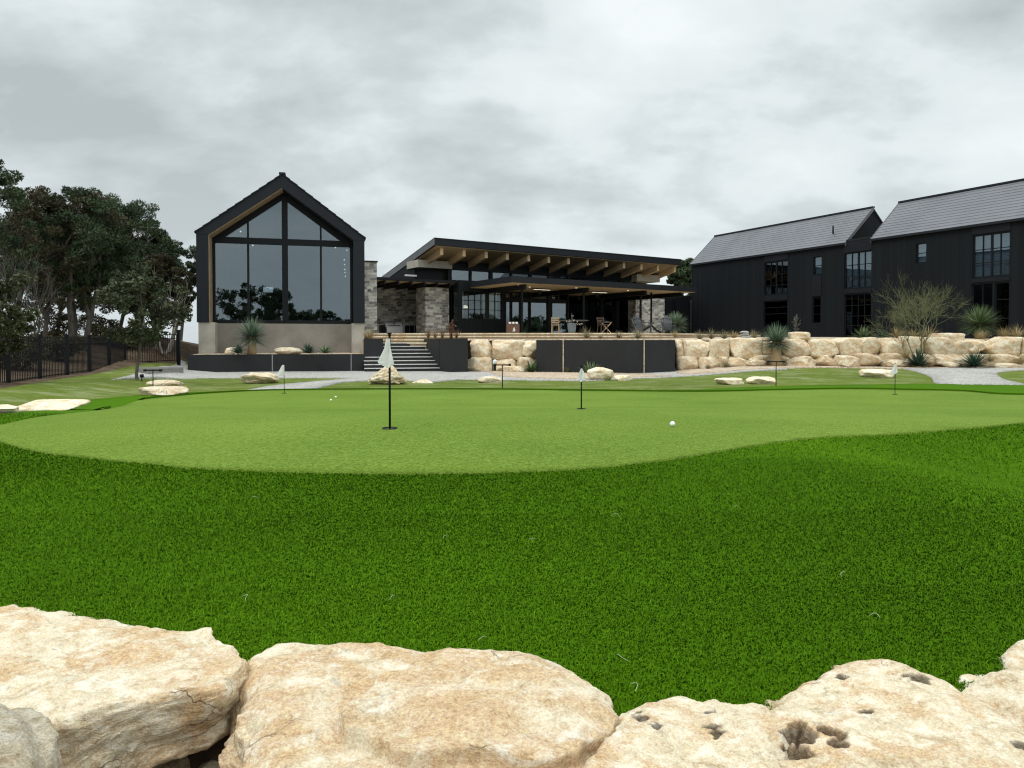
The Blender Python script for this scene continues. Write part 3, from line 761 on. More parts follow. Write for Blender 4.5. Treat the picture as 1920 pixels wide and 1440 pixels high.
# roof slabs + shingle layer
rf = MB()
zin = lambda x: zpi - abs(x - mid) * (zpi - zei) / (mid - jl)
for sgn in (0, 1):
    X = lambda x: x if not sgn else g_w - x
    poly = [(X(0), ze), (X(mid), zp), (X(mid), zpi), (X(jl), zei), (X(0), zei - .02)]
    rf.prism_y(poly, 0, DP)
roof = rf.build('roof', M['slate'], house)
sh = MB()
for sgn in (0, 1):
    n = 11
    for k in range(n):
        t0, t1 = k / n, (k + 1) / n
        xa, xb = -.07 + (mid + .07) * t0, -.07 + (mid + .07) * t1
        za, zb = ze - .05 + (zp - ze + .05) * t0, ze - .05 + (zp - ze + .05) * t1
        X = lambda x: x if not sgn else g_w - x
        sh.prism_y([(X(xa), za + .085), (X(xb), zb + .05), (X(xb), zb + .004), (X(xa), za + .004)], -.05, DP + .05)
sh.bar((mid, -.06, zp + .06), (mid, DP + .06, zp + .06), .3, .09)
sh.build('shingle', M['slate'], roof)
w = MB()
for a, b in ((0, jl), (jr, g_w)):
    w.box(a, b, 0, DP, zc, zei - .02)
w.build('wall', M['slate'], house)
# timber lining of the reveal
li = MB(); rs_ = MB()
li.box(jl, jl + .03, .02, RC, zc, zei)
for sgn in (0, 1):
    X = lambda x: x if not sgn else g_w - x
    (li if not sgn else rs_).prism_y([(X(jl), zei), (X(mid), zpi), (X(mid), zpi - .035), (X(jl), zei - .035)], .02, RC)
li.build('soffit', M['soffit'], house); rs_.build('soffit', M['slate'], house)
# concrete base
pl = G.hx(403, .05); pr = G.hx(660, .05)
MB().box(.06, pl, .05, 1.5, 0, zc).build('base_pier', M['concrete'], house); MB().box(pr, g_w - .02, .05, 1.5, 0, zc).build('base_pier', M['concrete'], house)
b = MB(); b.box(pl, pr, .95, 1.5, 0, zc - .02); b.box(.05, g_w - .05, 1.5, DP, 0, zc - .01); b.build('base_wall', M['concrete_dark'], house)
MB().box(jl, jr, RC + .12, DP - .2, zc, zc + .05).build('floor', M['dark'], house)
# back wall with one small bright opening
ox0, oz1 = G.hit(492, 536.5, DP - .2); ox1, oz0 = G.hit(513, 549.5, DP - .2)
bw = MB(); y0, y1 = DP - .2, DP - .02
bw.box(jl, ox0, y0, y1, zc, zei); bw.box(ox1, jr, y0, y1, zc, zei); bw.box(ox0, ox1, y0, y1, zc, oz0); bw.box(ox0, ox1, y0, y1, oz1, zei)
bw.prism_y([(jl, zei), (jr, zei), (mid, zpi)], y0, y1)
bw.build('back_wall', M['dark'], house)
fr_ = MB()
for a_, b_, c_, d_ in ((ox0, ox1, oz0, oz0 + .04), (ox0, ox1, oz1 - .04, oz1), (ox0, ox0 + .04, oz0 + .04, oz1 - .04), (ox1 - .04, ox1, oz0 + .04, oz1 - .04)): fr_.box(a_, b_, DP - .15, DP - .06, c_, d_)
fr_.build('window', M['black'], house)
# glass wall
fx0, fx1 = jl + .03, jr - .03
sill0, sill1 = zc + .01, zc + .15
bz1, bz0 = G.hz(535, 448, RC), G.hz(535, 459.5, RC)
px0, px1 = G.hx(529.5, RC), G.hx(540.5, RC)
ma, mb_ = G.hx(466, RC), G.hx(602.3, RC)
f = MB(); d0, d1 = RC, RC + .14
f.box(fx0, fx1, d0, d1, sill0, sill1)
f.box(fx0, fx0 + .13, d0, d1, sill1, zei - .05); f.box(fx1 - .1, fx1, d0, d1, sill1, zei - .05)
f.box(px0, px1, d0 - .03, d1, sill1, zpi - .05)
f.box(fx0 + .13, px0, d0 - .015, d1, bz0, bz1); f.box(px1, fx1 - .1, d0 - .015, d1, bz0, bz1)
for c in (ma, mb_):
    f.box(c - .05, c + .05, d0 + .01, d1 - .01, sill1, bz0); f.box(c - .045, c + .045, d0 + .01, d1 - .01, bz1, zin(c) - .12)
for sgn in (0, 1):
    X = lambda x: x if not sgn else g_w - x
    f.prism_y([(X(jl + .03), zei - .04), (X(mid), zpi - .04), (X(mid), zpi - .36), (X(jl + .03), zei - .36)], d0 - .005, d1)
gw = f.build('window', M['black'], house)
pent = [(fx0, sill0), (fx1, sill0), (fx1, zei - .1), (mid, zpi - .1), (fx0, zei - .1)]
for xa, xb in ((fx0 + .13, ma), (ma, px0), (px1, mb_), (mb_, fx1 - .1)):
    for za, zb in ((sill1, bz0), (bz1, 99)):
        q = clip_poly(pent, xa, xb, za, zb)
        if len(q) > 2: MB().prism_y(q, d0 + .06, d0 + .075).build('pane', M['glass'], gw)
# lamps seen through the glass: a line of small spots on a ceiling track
tr = thing('track_light', 'line of small white spots glowing inside behind the right hand panes', 'track light', G.w(0, 0, 0), G.rz)
pts = [G.hit(px, py, RC + 2.2 + .5*i) for i, (px, py) in enumerate(((629, 464), (650.5, 469), (645.5, 487), (646, 496), (646.5, 505), (647, 511), (647.5, 518)))]
a0 = (pts[1][0], RC + 2.7, pts[1][1] + .02); a1 = (pts[-1][0], RC + 5.2, pts[-1][1] + .02)
MB().tube([a0, a1], .015, 6).build('rail', M['black'], tr)
for i, (x, z) in enumerate(pts):
    MB().lathe([(.0, .03), (.026, .025), (.03, -.03), (0, -.033)], 8, (x, RC + 2.2 + .5*i, z)).build('spot', M['spot'], tr)
for (px, py) in ((474, 460), (451, 434)):
    x, z = G.hit(px, py, RC + 1.2); o = thing('ceiling_spot', 'single ceiling spot behind the %s panes of the gable glass' % ('upper left triangular' if py < 440 else 'left of centre'), 'lamp', G.w(x, RC + 1.2, z), G.rz)
    MB().lathe([(0, .04), (.03, .03), (.035, -.03), (0, -.04)], 8).build('lens', M['spot'], o)
    MB().tube([(0, 0, .05), (0, 0, .35)], .02, 6).build('mount', M['black'], o)

# steel planter in front of the gable
p1 = at(352, 702.5, 31.4); GP = Frame((p1.x, p1.y), 74.2, p1.z - .12)
zt = GP.hz(500, 664.5)
plx = GP.hx(683.5)
planter = thing('steel_planter', 'long low black steel planter below the gabled house', 'planter', GP.o, GP.rz)
s1, s2 = GP.hx(510), GP.hx(658)
for a, b in ((0, s1 - .02), (s1 + .02, s2 - .02), (s2 + .02, plx)):
    MB().box(a, b, 0, .05, 0, zt).build('panel', M['steel'], planter)
MB().box(0, .05, .05, 3.6, 0, zt).build('end_panel', M['steel'], planter)
for c in (s1, s2): MB().box(c - .02, c + .02, .006, .044, .02, zt - .004).build('seam', M['concrete_grey'], planter)
st = MB(); nn = 60
st.box(.05, plx, .05, 4.2, .02, zt - .06); 
vs = []
for j in range(10):
    for i in range(nn): vs.append((.05 + (plx - .05) * i / (nn-1), .05 + 3.9 * j / 9, zt - .02 + .05 * abs(noise.noise(Vector((i * .9, j * .9, 4)))) + .02 * j / 9))
st.add(vs, [(j*nn+i, j*nn+i+1, (j+1)*nn+i+1, (j+1)*nn+i) for j in range(9) for i in range(nn-1)], 0, True)
st.build('stone_fill', M['mulch'], planter)

# ================================================================== stair with its planters
p2 = at(683.5, 697.5, 32.6); T = Frame((p2.x, p2.y), 76.0, p2.z - .05)
stair = thing('stair', 'wide outdoor stair of dark steel risers with pale treads', 'stair', T.o, T.rz)
rise = .166; tread = .32
xl2 = T.hx(718.5, 4*tread)
xr = [T.hx(px, k*tread) for k, px in enumerate((836, 830, 825, 819.5, 808, 803, 799, 795))]
for k in range(8):
    a = 0 if k < 4 else xl2
    z1 = .05 + rise * (k + 1) - .03
    xr[k] += .12 if k == 0 else .5
    s = MB().box(a, xr[k], k*tread, k*tread + .05, 0 if k == 0 else z1 - rise, z1).build('step', M['steel'], stair)
    t_ = MB().box(a, xr[k], k*tread - .02, (k + 1)*tread if k < 7 else 9.0 * .3, z1 + .002, z1 + .032).build('tread', M['pale_tread'], s)
top_z = .05 + rise * 8 + T.o.z
x0b = 0; yb = 4 * tread
zb1 = T.hz(700, 635, yb)
bk = thing('steel_planter', 'small square black steel planter left of the stair', 'planter', T.o, T.rz)
MB().box(.01, xl2 - .01, yb + .01, yb + .05, 0, zb1).build('panel', M['steel'], bk)
MB().box(xl2 - .05, xl2 - .01, yb + .05, 3.2, 0, zb1).build('side_panel', M['steel'], bk)
MB().box(.01, xl2 - .05, yb + .05, 3.2, 0, zb1 - .05).build('stone_fill', M['mulch'], bk)
# right stair planter: front face 843..877, long left flank
p3 = at(843.5, 696, 32.2); T2 = Frame((p3.x, p3.y), 64.5, p3.z - .1)
fw_ = T2.hx(877); zt2 = T2.hz(860, 634.5)
rp = thing('steel_planter', 'tall black steel planter flanking the right side of the stair', 'planter', T2.o, T2.rz)
MB().box(.05, fw_, 0, .05, 0, zt2).build('panel', M['steel'], rp)
for a, b in ((0, 1.35), (1.38, 3.1), (3.13, 4.6)): MB().box(0, .05, a, b, 0, zt2).build('side_panel', M['steel'], rp)
MB().box(fw_ - .05, fw_, .05, 4.6, 0, zt2).build('side_panel', M['steel'], rp)
MB().box(.05, fw_ - .05, .05, 4.6, 0, zt2 - .06).build('soil_fill', M['soil'], rp)

# long steel planter on the right
p4 = at(1005.5, 699.5, 32.2); q4 = at(1266.5, 703.5, 30.9)
azp = math.degrees(math.atan2(q4.x - p4.x, q4.y - p4.y)); P4F = Frame((p4.x, p4.y), azp, q4.z - .1)
L4 = P4F.hx(1266); z4 = P4F.hz(1130, 637.5); a4, b4 = P4F.hx(1056), P4F.hx(1208)
cp = thing('steel_planter', 'long tall black steel planter set in the boulder wall', 'planter', P4F.o, P4F.rz)
for a, b in ((0, a4 - .022), (a4 + .022, b4 - .022), (b4 + .022, L4)):
    MB().box(a, b, 0, .05, 0, z4).build('panel', M['steel'], cp)
for c in (a4, b4): MB().box(c - .022, c + .022, .008, .044, .05, z4 - .004).build('seam', M['lime_far'], cp)
MB().box(0, .05, .05, 1.3, 0, z4).build('end_panel', M['steel'], cp); MB().box(L4 - .05, L4, .05, 1.3, 0, z4).build('end_panel', M['steel'], cp)
MB().box(.05, L4 - .05, .05, 1.3, 0, z4 - .05).build('stone_fill', M['mulch'], cp)

# ================================================================== lodge in the middle
pa = at(815, 447, 41.0)
ZPAT = CZ + .42
Lf = Frame((pa.x, pa.y), 57.0, ZPAT)
zA = Lf.hz(815, 447); RLEN = Lf.hx(1276); SL = .215; OV = 2.4
lodge = thing('lodge', 'long dark lodge with a sloping roof on pale timber beams and a covered glass front', 'lodge', Lf.o, Lf.rz)
YB = 10.0
tz = lambda y: zA - SL * y
r_ = MB(); r_.prism_x([(0, zA), (YB, tz(YB)), (YB, tz(YB) - .36), (0, zA - .36)], 0, RLEN)
mroof = r_.build('roof', M['slate'], lodge)
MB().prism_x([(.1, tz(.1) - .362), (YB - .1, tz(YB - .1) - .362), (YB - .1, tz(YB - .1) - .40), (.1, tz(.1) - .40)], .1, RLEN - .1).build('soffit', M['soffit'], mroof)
MB().prism_x([(0, zA + .0), (YB, tz(YB) + .0), (YB, tz(YB) - .36), (0, zA - .36)], -.03, -.001).build('rake_sheen', M['verge'], mroof)  # lighter strip added for the sky's reflection on the rake edge
MB().prism_x([(-.03, zA + .05), (YB, tz(YB) + .05), (YB, tz(YB) + .004), (-.03, zA + .004)], -.03, RLEN + .03).build('roof_sheet', M['slate'], mroof)
for px in (828.5, 870.5, 912, 951.5, 991.5, 1029, 1066, 1101.5, 1137, 1170, 1202.5, 1233.5, 1265):
    x = Lf.hx(px, .35)
    MB().prism_x([(.35, tz(.35) - .402), (OV + 2.2, tz(OV + 2.2) - .402), (OV + 2.2, tz(OV + 2.2) - .78), (.35, tz(.35) - .78)], x - .1, x + .1).build('beam', M['wood'], lodge)
# clerestory wall
cz0 = Lf.hz(860, 526.5, OV); cz1 = Lf.hz(860, 505.5, OV)
wx0, wx1 = Lf.hx(840, OV), Lf.hx(1193, OV)
ztop = tz(OV) - .402
wl = MB(); wl.box(wx0, wx1, OV, OV + .2, cz1, ztop - .0); wl.box(wx0, wx1, OV, OV + .2, cz0 - .7, cz0)
pxs = [(847, 881.5), (884.5, 918.5), (924, 957.5), (960.5, 992.5), (998, 1028.5), (1031.5, 1064), (1069, 1096), (1098.5, 1127.5), (1133, 1160), (1163, 1190)]
wins = [(Lf.hx(a, OV), Lf.hx(b, OV)) for a, b in pxs]
e = wx0
for a, b in wins: wl.box(e, a, OV, OV + .2, cz0, cz1); e = b
wl.box(e, wx1, OV, OV + .2, cz0, cz1)
wl.build('wall', M['panel'], lodge)
for a, b in wins: window(lodge, a, b, cz0, cz1, OV + .05, 1, 1, .04, glass=M['glass'])
# gable-end side wall and timber headers
hx0, hx1 = Lf.hx(784, OV - .4), Lf.hx(840, OV - .4); hz1, hz0 = Lf.hz(800, 487.5, OV - .4), Lf.hz(800, 501.5, OV - .4)
MB().box(hx0, hx1 + .3, OV - .4, OV + 1.2, hz0, hz1).build('header_beam', M['header'], lodge)
rx0, rx1 = Lf.hx(1194, OV - .6), Lf.hx(1237, OV - .6); rz1, rz0 = Lf.hz(1210, 515, OV - .6), Lf.hz(1210, 527.5, OV - .6)
MB().box(rx0, rx1, OV - .6, OV + .6, rz0, rz1).build('header_beam', M['header'], lodge)
zq = Lf.hz(707, 519, .1) - .1
MB().prism_x([(OV + .3, zq), (YB - .3, zq), (YB - .3, tz(YB - .3) - .402), (OV + .3, tz(OV + .3) - .402)], hx0 + .1, hx0 + .3).build('end_wall', M['siding'], lodge)
MB().box(hx0 + .3, wx0, OV + .3, OV + .5, 2.2, ztop).build('recess_wall', M['black'], lodge)
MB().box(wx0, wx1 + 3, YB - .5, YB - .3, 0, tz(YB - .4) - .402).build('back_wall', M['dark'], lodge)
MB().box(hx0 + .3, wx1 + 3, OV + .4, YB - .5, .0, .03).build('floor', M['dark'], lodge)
MB().box(wx1 - .2, wx1, OV + .2, YB - .5, 0, tz(YB) - .4).build('end_wall', M['siding'], lodge)
# bay with the large gridded window
BY = -.1
bx0, bx1 = Lf.hx(860.5, BY), Lf.hx(947, BY); bzt = Lf.hz(880, 526, BY)
gx0, gx1 = Lf.hx(866, BY), Lf.hx(941.5, BY); gz1_, gz0_ = Lf.hz(900, 545.5, BY), Lf.hz(900, 599, BY)
b = MB(); b.box(bx0, gx0, BY, BY + .16, 0, bzt); b.box(gx1, bx1, BY, BY + .16, 0, bzt); b.box(gx0, gx1, BY, BY + .16, 0, gz0_); b.box(gx0, gx1, BY, BY + .16, gz1_, bzt)
b.box(bx1 - .16, bx1, BY + .16, OV, 0, bzt); b.box(bx0, bx1, BY + .16, OV, bzt - .15, bzt - .01)
b.box(bx0, bx0 + .1, BY + .16, OV + .3, 0, .72); b.box(bx0, bx0 + .1, BY + .16, OV + .3, bzt - .55, bzt - .16)
b.build('bay_wall', M['siding'], lodge)
window(lodge, gx0, gx1, gz0_, gz1_, BY + .03, [1/6.25, 2/6.25, 3/6.25, 3.95/6.25, 4.25/6.25, 5.25/6.25], 3, .05, .03, M['glass_clear'], thick={3: .2})
for k in range(3):
    y0 = BY + .16 + k * .86; o = MB(); 
    o.box(bx0 + .01, bx0 + .09, y0, y0 + .05, .72, bzt - .55); o.box(bx0 + .01, bx0 + .09, y0 + .81, y0 + .86, .72, bzt - .55)
    wn = o.build('window', M['black'], lodge); MB().box(bx0 + .04, bx0 + .055, y0 + .05, y0 + .81, .72, bzt - .55).build('pane', M['glass_dark'], wn)
for ca, cb_ in ((gx0 + .02, gx0 + .42), (gx0 + 1.75, gx1 - .05)):
    cm = MB(); nk = int((cb_ - ca) / .035)
    for k in range(nk):
        xa_, xb_ = ca + .035*k, ca + .035*(k+1); ya_, yb_ = BY + .5 + .03*math.sin(k*1.3), BY + .5 + .03*math.sin((k+1)*1.3)
        cm.hexa([(xa_, ya_, .3), (xb_, yb_, .3), (xb_, yb_ + .006, .3), (xa_, ya_ + .006, .3), (xa_, ya_, bzt - .3), (xb_, yb_, bzt - .3), (xb_, yb_ + .006, bzt - .3), (xa_, ya_ + .006, bzt - .3)])
    cm.build('curtain', M['white'], lodge)
MB().box(bx0 + .15, bx1 - .2, OV + 1.6, OV + 1.7, 0, bzt).build('room_wall', M['plaster'], lodge)
# glazed doors below the canopy
DY = OV + .02
Do = Lf.w(bx1 + .02, 1.3); DF = Frame((Do.x, Do.y), 63.5, ZPAT); dl = Lf.loc(Do)
def turn(o): o.location = (dl[0], dl[1], 0); o.rotation_euler = (0, 0, DF.rz - Lf.rz); return o
d1_, d0_ = DF.hz(1000, 549), DF.hz(1000, 560.5); dg_ = DF.hz(1000, 565.5)
ztr1, ztr0, zgl = Lf.hz(1000, 549, DY), Lf.hz(1000, 560.5, DY), Lf.hz(1000, 565.5, DY)
for a, b in ((947.5, 958), (959, 975.5), (978.5, 992.5), (994, 1027)):
    xa, xb = max(.02, DF.hx(a)), DF.hx(b)
    turn(window(lodge, xa, xb, .02, dg_, 0, 1, 1, .07, glass=M['glass'], name='glass_door'))
    turn(window(lodge, xa, xb, d0_, d1_, 0, 1, 1, .05, glass=M['glass_clear'], name='transom_window'))
xa, xb = DF.hx(1034), DF.hx(1063.5)
turn(window(lodge, xa, xb, .02, dg_, 0, 1, 1, .07, glass=M['glass'], name='glass_door')); turn(window(lodge, xa, DF.hx(1050), d0_, d1_, 0, 1, 1, .05, glass=M['glass_clear'], name='transom_window'))
hh = MB(); hh.box(0, xb, .005, .085, dg_, d0_); hh.box(0, xb + .1, -.06, .12, d1_, cz0 - .1); hh.box(DF.hx(1027), xa, -.05, .12, 0, d1_); hh.box(xb, xb + .1, -.05, 2.2, 0, d1_)
turn(hh.build('door_header', M['black'], lodge))
for a, b in ((1064, 1099), (1100, 1126), (1131, 1155), (1160, 1183)):
    window(lodge, Lf.hx(a, DY), Lf.hx(b, DY), .02, ztr1 - .12, DY, 1, 1, .07, glass=M['glass_dark'], name='glass_door')
h = MB(); h.box(Lf.hx(1064, DY), wx1, DY - .1, DY + .1, ztr1, cz0 - .1)
for a, b in ((1126, 1131), (1155, 1160), (1183, 1193)): h.box(Lf.hx(a, DY), Lf.hx(b, DY), DY - .05, DY + .12, 0, ztr1)
h.build('door_header', M['black'], lodge)
# canopy
CYF = -4.7
kx0, kz1 = Lf.hit(959, 517.5, CYF); kx1 = Lf.hx(1306, CYF)
kt = .32
can = thing('canopy', 'flat black steel patio canopy with timber soffit in front of the lodge', 'canopy', Lf.o, Lf.rz)
MB().box(kx0, kx1, CYF, OV - .13, kz1 - kt, kz1).build('roof', M['slate'], can)
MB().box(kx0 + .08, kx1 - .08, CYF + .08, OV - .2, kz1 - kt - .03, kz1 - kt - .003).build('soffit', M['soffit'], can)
for px in (985, 1103, 1211, 1277):
    x = Lf.hx(px, CYF + .5)
    MB().box(x - .08, x + .08, CYF + .5, OV - .2, kz1 - kt - .31, kz1 - kt - .033).build('beam', M['black'], can)
for px in (978.5, 1094, 1201):
    x = Lf.hx(px, CYF + .9); 
    MB().box(x - .05, x + .05, CYF + .85, CYF + .95, .0, kz1 - kt - .3).build('post', M['black'], can)
x = Lf.hx(1221, CYF + 1.4)
MB().tube([(x, CYF + 1.4, kz1 - kt - .05), (x, CYF + 1.4, .62), (x + .28, CYF + 1.2, .28), (x + .6, CYF + 1.05, .12)], .06, 8).build('downpipe', M['black'], can)
for px, py in ((1016, 541.5), (1124, 547.5)):
    x, z = Lf.hx(px, CYF + 2.6), kz1 - kt - .08
    o = thing('canopy_striplight', 'slim linear heater glowing below the canopy soffit, %s one' % ('left' if px < 1100 else 'right'), 'striplight', Lf.w(x, CYF + 2.6, z), Lf.rz)
    MB().box(-.62, .62, -.08, .08, -.02, .045).build('housing', M['black'], o)
    MB().box(-.58, .58, -.06, .06, -.035, -.021).build('diffuser', M['led'], o)  # glowing face of the linear light under the canopy
    MB().box(-.1, .1, .2, .3, -.28, .045).build('bracket', M['black'], o)
for i in range(8):
    x = kx0 + 1.2 + 1.35*i; o = MB().lathe([(.0, -.012), (.06, -.012), (.065, 0), (0, 0)], 10).build('downlight', M['led'], None, Lf.w(x, CYF + 1.1 + .9*(i % 3), kz1 - kt - .032))
    tag(o, 'small round downlight set in the timber soffit of the patio canopy', 'downlight', 'downlights in the canopy soffit')
# left canopy over the outdoor kitchen
q0x, qz1 = Lf.hit(707, 519, .1); q1x = bx0 - .02
can2 = thing('canopy', 'thin black steel canopy over the stone outdoor kitchen', 'canopy', Lf.o, Lf.rz)
MB().box(q0x, q1x, .1, 4.2, qz1 - .14, qz1).build('roof', M['black'], can2)
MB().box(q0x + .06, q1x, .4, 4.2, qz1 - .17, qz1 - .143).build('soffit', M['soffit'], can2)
for k in range(6):
    x = q0x + .5 + (q1x - q0x - .9) * k / 5
    MB().box(x - .04, x + .04, .16, 4.2, qz1 - .36, qz1 - .172).build('beam', M['black'], can2)
# stone walls of the kitchen
kw0, kw1 = Lf.hx(700, 4.3), Lf.hx(800, 4.3)
o = thing('stone_wall', 'grey stone wall behind the barbecue of the outdoor kitchen', 'wall', Lf.w(0, 0), Lf.rz)
MB().box(kw0, kw1 + 3.4, 4.3, 4.7, -.3, qz1 - .02).build('masonry', M['masonry'], o)
c0, c1 = Lf.hx(798, .9), Lf.hx(842, .9)
o = thing('stone_column', 'broad grey stone column left of the bay window', 'column', Lf.w(0, 0), Lf.rz)
MB().box(c0, c1, .9, 2.2, -.3, qz1 - .37).build('masonry', M['masonry'], o)
lw0, lw1 = G.hx(681, 2.4), G.hx(707, 2.4); lwz = G.hz(695, 491, 2.4)
o = thing('stone_wall', 'tall pale stone wall end beside the gabled house', 'wall', G.o, G.rz)
MB().box(lw0, lw1, 2.4, 7.5, 0, lwz).build('masonry', M['masonry_light'], o)
MB().box(lw0 - .04, lw1 + .05, 2.35, 7.55, lwz, lwz + .06).build('coping', M['black'], o)
d0_, d1_ = Lf.hx(1192, 1.2), Lf.hx(1246, 1.2)
o = thing('stone_column', 'grey stone column under the right end of the canopy', 'column', Lf.w(0, 0), Lf.rz)
MB().box(d0_, d1_, 1.2, 2.0, -.3, kz1 - kt - .05).build('masonry', M['masonry_light'], o)
# kitchen counter and grill
n0 = 3.4; ka, kb = Lf.hx(707, n0), Lf.hx(798, n0)
ct = thing('kitchen_counter', 'low grey stone counter with steel doors around the barbecue', 'counter', Lf.w(0, 0), Lf.rz)
kz = .62
MB().box(ka, kb, n0, 4.3, -.1, kz).build('body', M['concrete_grey'], ct)
for px in (711, 716, 759, 768, 778):
    x = Lf.hx(px, n0); MB().box(x, x + .3, n0 - .02, n0 - .002, -.05, kz - .06).build('door', M['black'], ct)
gx, gzz = Lf.hit(738.5, 621, n0 - .1)
gr = thing('barbecue_grill', 'stainless steel barbecue with a rounded lid in the outdoor kitchen', 'barbecue', Lf.w(gx, n0 - .1, 0), Lf.rz)
gb = Lf.hz(738, 613, n0 - .1); gt = Lf.hz(738, 604.5, n0 - .1); gw_ = Lf.hx(754, n0 - .1) - Lf.hx(723, n0 - .1)
prof = [(-.05, gb), (.6, gb), (.6, gt - .06), (.45, gt), (.2, gt), (.02, gt - .1)]
MB().prism_x(prof, -gw_/2, gw_/2).build('lid', M['grillsteel'], gr)
MB().box(-gw_/2 + .04, gw_/2, -.1, .6, -.08, gb - .01).build('body', M['grillsteel'], gr)
MB().tube([(-gw_*.35, -.09, gb + .1), (gw_*.35, -.09, gb + .1)], .018, 8).build('handle', M['black'], gr)
MB().lathe([(0, .03), (.06, .02), (.06, -.02), (0, -.03)], 12, (0, -.03, (gb + gt)/2 + .06)).build('gauge', M['black'], gr)
# wall and door between lodge and barn
x0_, x1_ = Lf.hx(1240, 3.2), Lf.hx(1330, 3.2)
lk = thing('link_wall', 'dark clad link wall with a door between lodge and barn', 'wall', Lf.w(0, 0), Lf.rz)
MB().box(x0_, x1_, 3.2, 3.5, -.4, kz1 + .1).build('cladding', M['siding'], lk)
dx0, dx1 = Lf.hx(1266, 3.15), Lf.hx(1294, 3.15); dz = Lf.hz(1280, 563, 3.15)
dd = MB().box(dx0, dx1, 3.12, 3.19, -.2, dz).build('door', M['black'], lk)
MB().box(dx1, dx1 + .14, 3.08, 3.19, -.2, dz + .05).build('jamb', M['jamb'], lk)
# wall lamp under the eaves
x, z = Lf.hit(771, 517, OV + .2); o = thing('wall_lamp', 'small white lamp on the dark siding under the left roof end', 'lamp', Lf.w(x, OV + .1, z), Lf.rz)
MB().bar((-.45, 0, 0), (.3, 0, 0), .08, .1).build('head', M['whitepaint'], o); MB().bar((.3, 0, 0), (.42, .3, .12), .06, .06).build('arm', M['black'], o)

# ================================================================== patio terrace
def slab(name, poly, z0, z1, label, mat):
    o = MB().prism_z([(p[0] - poly[0][0], p[1] - poly[0][1]) for p in poly], 0, z1 - z0).build(name, mat, None, (poly[0][0], poly[0][1], z0))
    return o
A_ = at(700, 622, 36.6); B_ = at(1300, 631, 37.6)
back = [(16, 46), (15.5, 56), (-14, 47), (-10, 38)]
P = [(A_.x, A_.y), (0.5, 35.3), (6.5, 35.4), (B_.x, B_.y)]
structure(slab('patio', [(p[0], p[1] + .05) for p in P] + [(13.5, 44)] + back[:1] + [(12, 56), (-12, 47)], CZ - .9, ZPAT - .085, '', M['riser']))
def tier(k, off, zt, x0, x1, label):
    q = [(x, float(np.interp(x, [P[0][0], .5, 6.5, P[3][0]], [P[0][1], 35.3, 35.4, P[3][1]])) - off) for x in np.linspace(x0, x1, 14)]
    pts = q + [(x, y + off + .3) for x, y in q[::-1]]
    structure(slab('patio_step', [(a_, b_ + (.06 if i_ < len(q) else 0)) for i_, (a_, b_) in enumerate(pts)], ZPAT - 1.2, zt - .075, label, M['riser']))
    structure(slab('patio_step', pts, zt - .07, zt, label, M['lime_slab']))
tier(0, 0, ZPAT - .005, A_.x, B_.x, '')
structure(slab('patio', [(p[0], p[1] + .302) for p in P] + [(13.5, 44)] + back[:1] + [(12, 56), (-12, 47)], ZPAT - .08, ZPAT - .006, '', M['lime_slab']))
tier(1, .32, ZPAT - .15, A_.x, 8.4, '')
tier(2, .66, ZPAT - .31, A_.x, -2.2, '')
tier(3, .98, ZPAT - .47, A_.x, -2.3, '')

# ================================================================== black barn (right)
RB = Frame((pxw(1296, 55.0), 55.0), 180 - 27.5, CZ + .2)
RB.rz = math.atan2(-.887, .4617); RB.x = Vector((math.cos(RB.rz), math.sin(RB.rz), 0)); RB.y = Vector((-RB.x.y, RB.x.x, 0))
be = (RB.hz(1296, 495.5) + RB.hz(1584, 452) + RB.hz(1900, 409.5)) / 3
rn = 2.45; rzp = be + 2.22
T1 = RB.hx(1584); T2_ = RB.hx(1635); T3 = RB.hx(1940); W_ = 2 * rn
barn = thing('barn_house', 'long black charred timber barn with two grey tiled gable roofs', 'barn', RB.o, RB.rz)
class Wall:                                            # front wall with openings, made of boxes butted round them
    pass
def px_rect(a, b, t, bt, n=0):                        # photo box -> local rectangle (uses centre for heights)
    x0, x1 = RB.hx(a, n), RB.hx(b, n); c = (a + b) / 2
    return x0, x1, RB.hz(c, bt, n), RB.hz(c, t, n)
OPEN = [  # x0,x1,z0,z1, cols, rows, glass
    (*px_rect(1432.5, 1476, 490.5, 552), [.25, .5, .75], [.27, .62], 'glass_clear', {1: .09}),
    (*px_rect(1431.5, 1476, 564, 634), 1, [.3, .66, .84], 'glass_dark', None),
    (*px_rect(1524, 1539.5, 481, 515), 1, 2, 'glass', None),
    (*px_rect(1523, 1538.5, 556, 606), 1, [.33, .66], 'glass_dark', None),
    (*px_rect(1582, 1633, 472.5, 540), [.25, .5, .75], [.33, .66], 'glass', {1: .09}),
    (*px_rect(1583, 1633, 550.5, 634), [.25, .5, .75], [.28, .5, .75], 'glass_dark', None),
    (*px_rect(1716, 1735.5, 456, 493.5), 1, 2, 'glass', None),
    (*px_rect(1822, 1892, 438, 519), [.25, .5, .75], [.335, .66], 'glass', {1: .09}),
    (*px_rect(1821, 1861, 531, 634), 2, [.4], 'glass_clear', None),
    (*px_rect(1864, 1892, 529, 634), 1, [.35, .7], 'glass_dark', None),
]
wt = MB(); E = MB()
ops = sorted(OPEN, key=lambda o: o[0])
cuts = sorted(set([0.0, T3] + [o[0] for o in ops] + [o[1] for o in ops]))
for a, b in zip(cuts[:-1], cuts[1:]):
    if b - a < 1e-4: continue
    m = (a + b) / 2; hol = sorted([(o[2], o[3]) for o in ops if o[0] < m < o[1]])
    z = -.6
    for z0, z1 in hol:
        z0 = max(z0, -.3)
        if z0 > z: wt.box(a, b, 0, .2, z, z0)
        z = max(z, z1)
    wt.box(a, b, 0, .2, z, be)
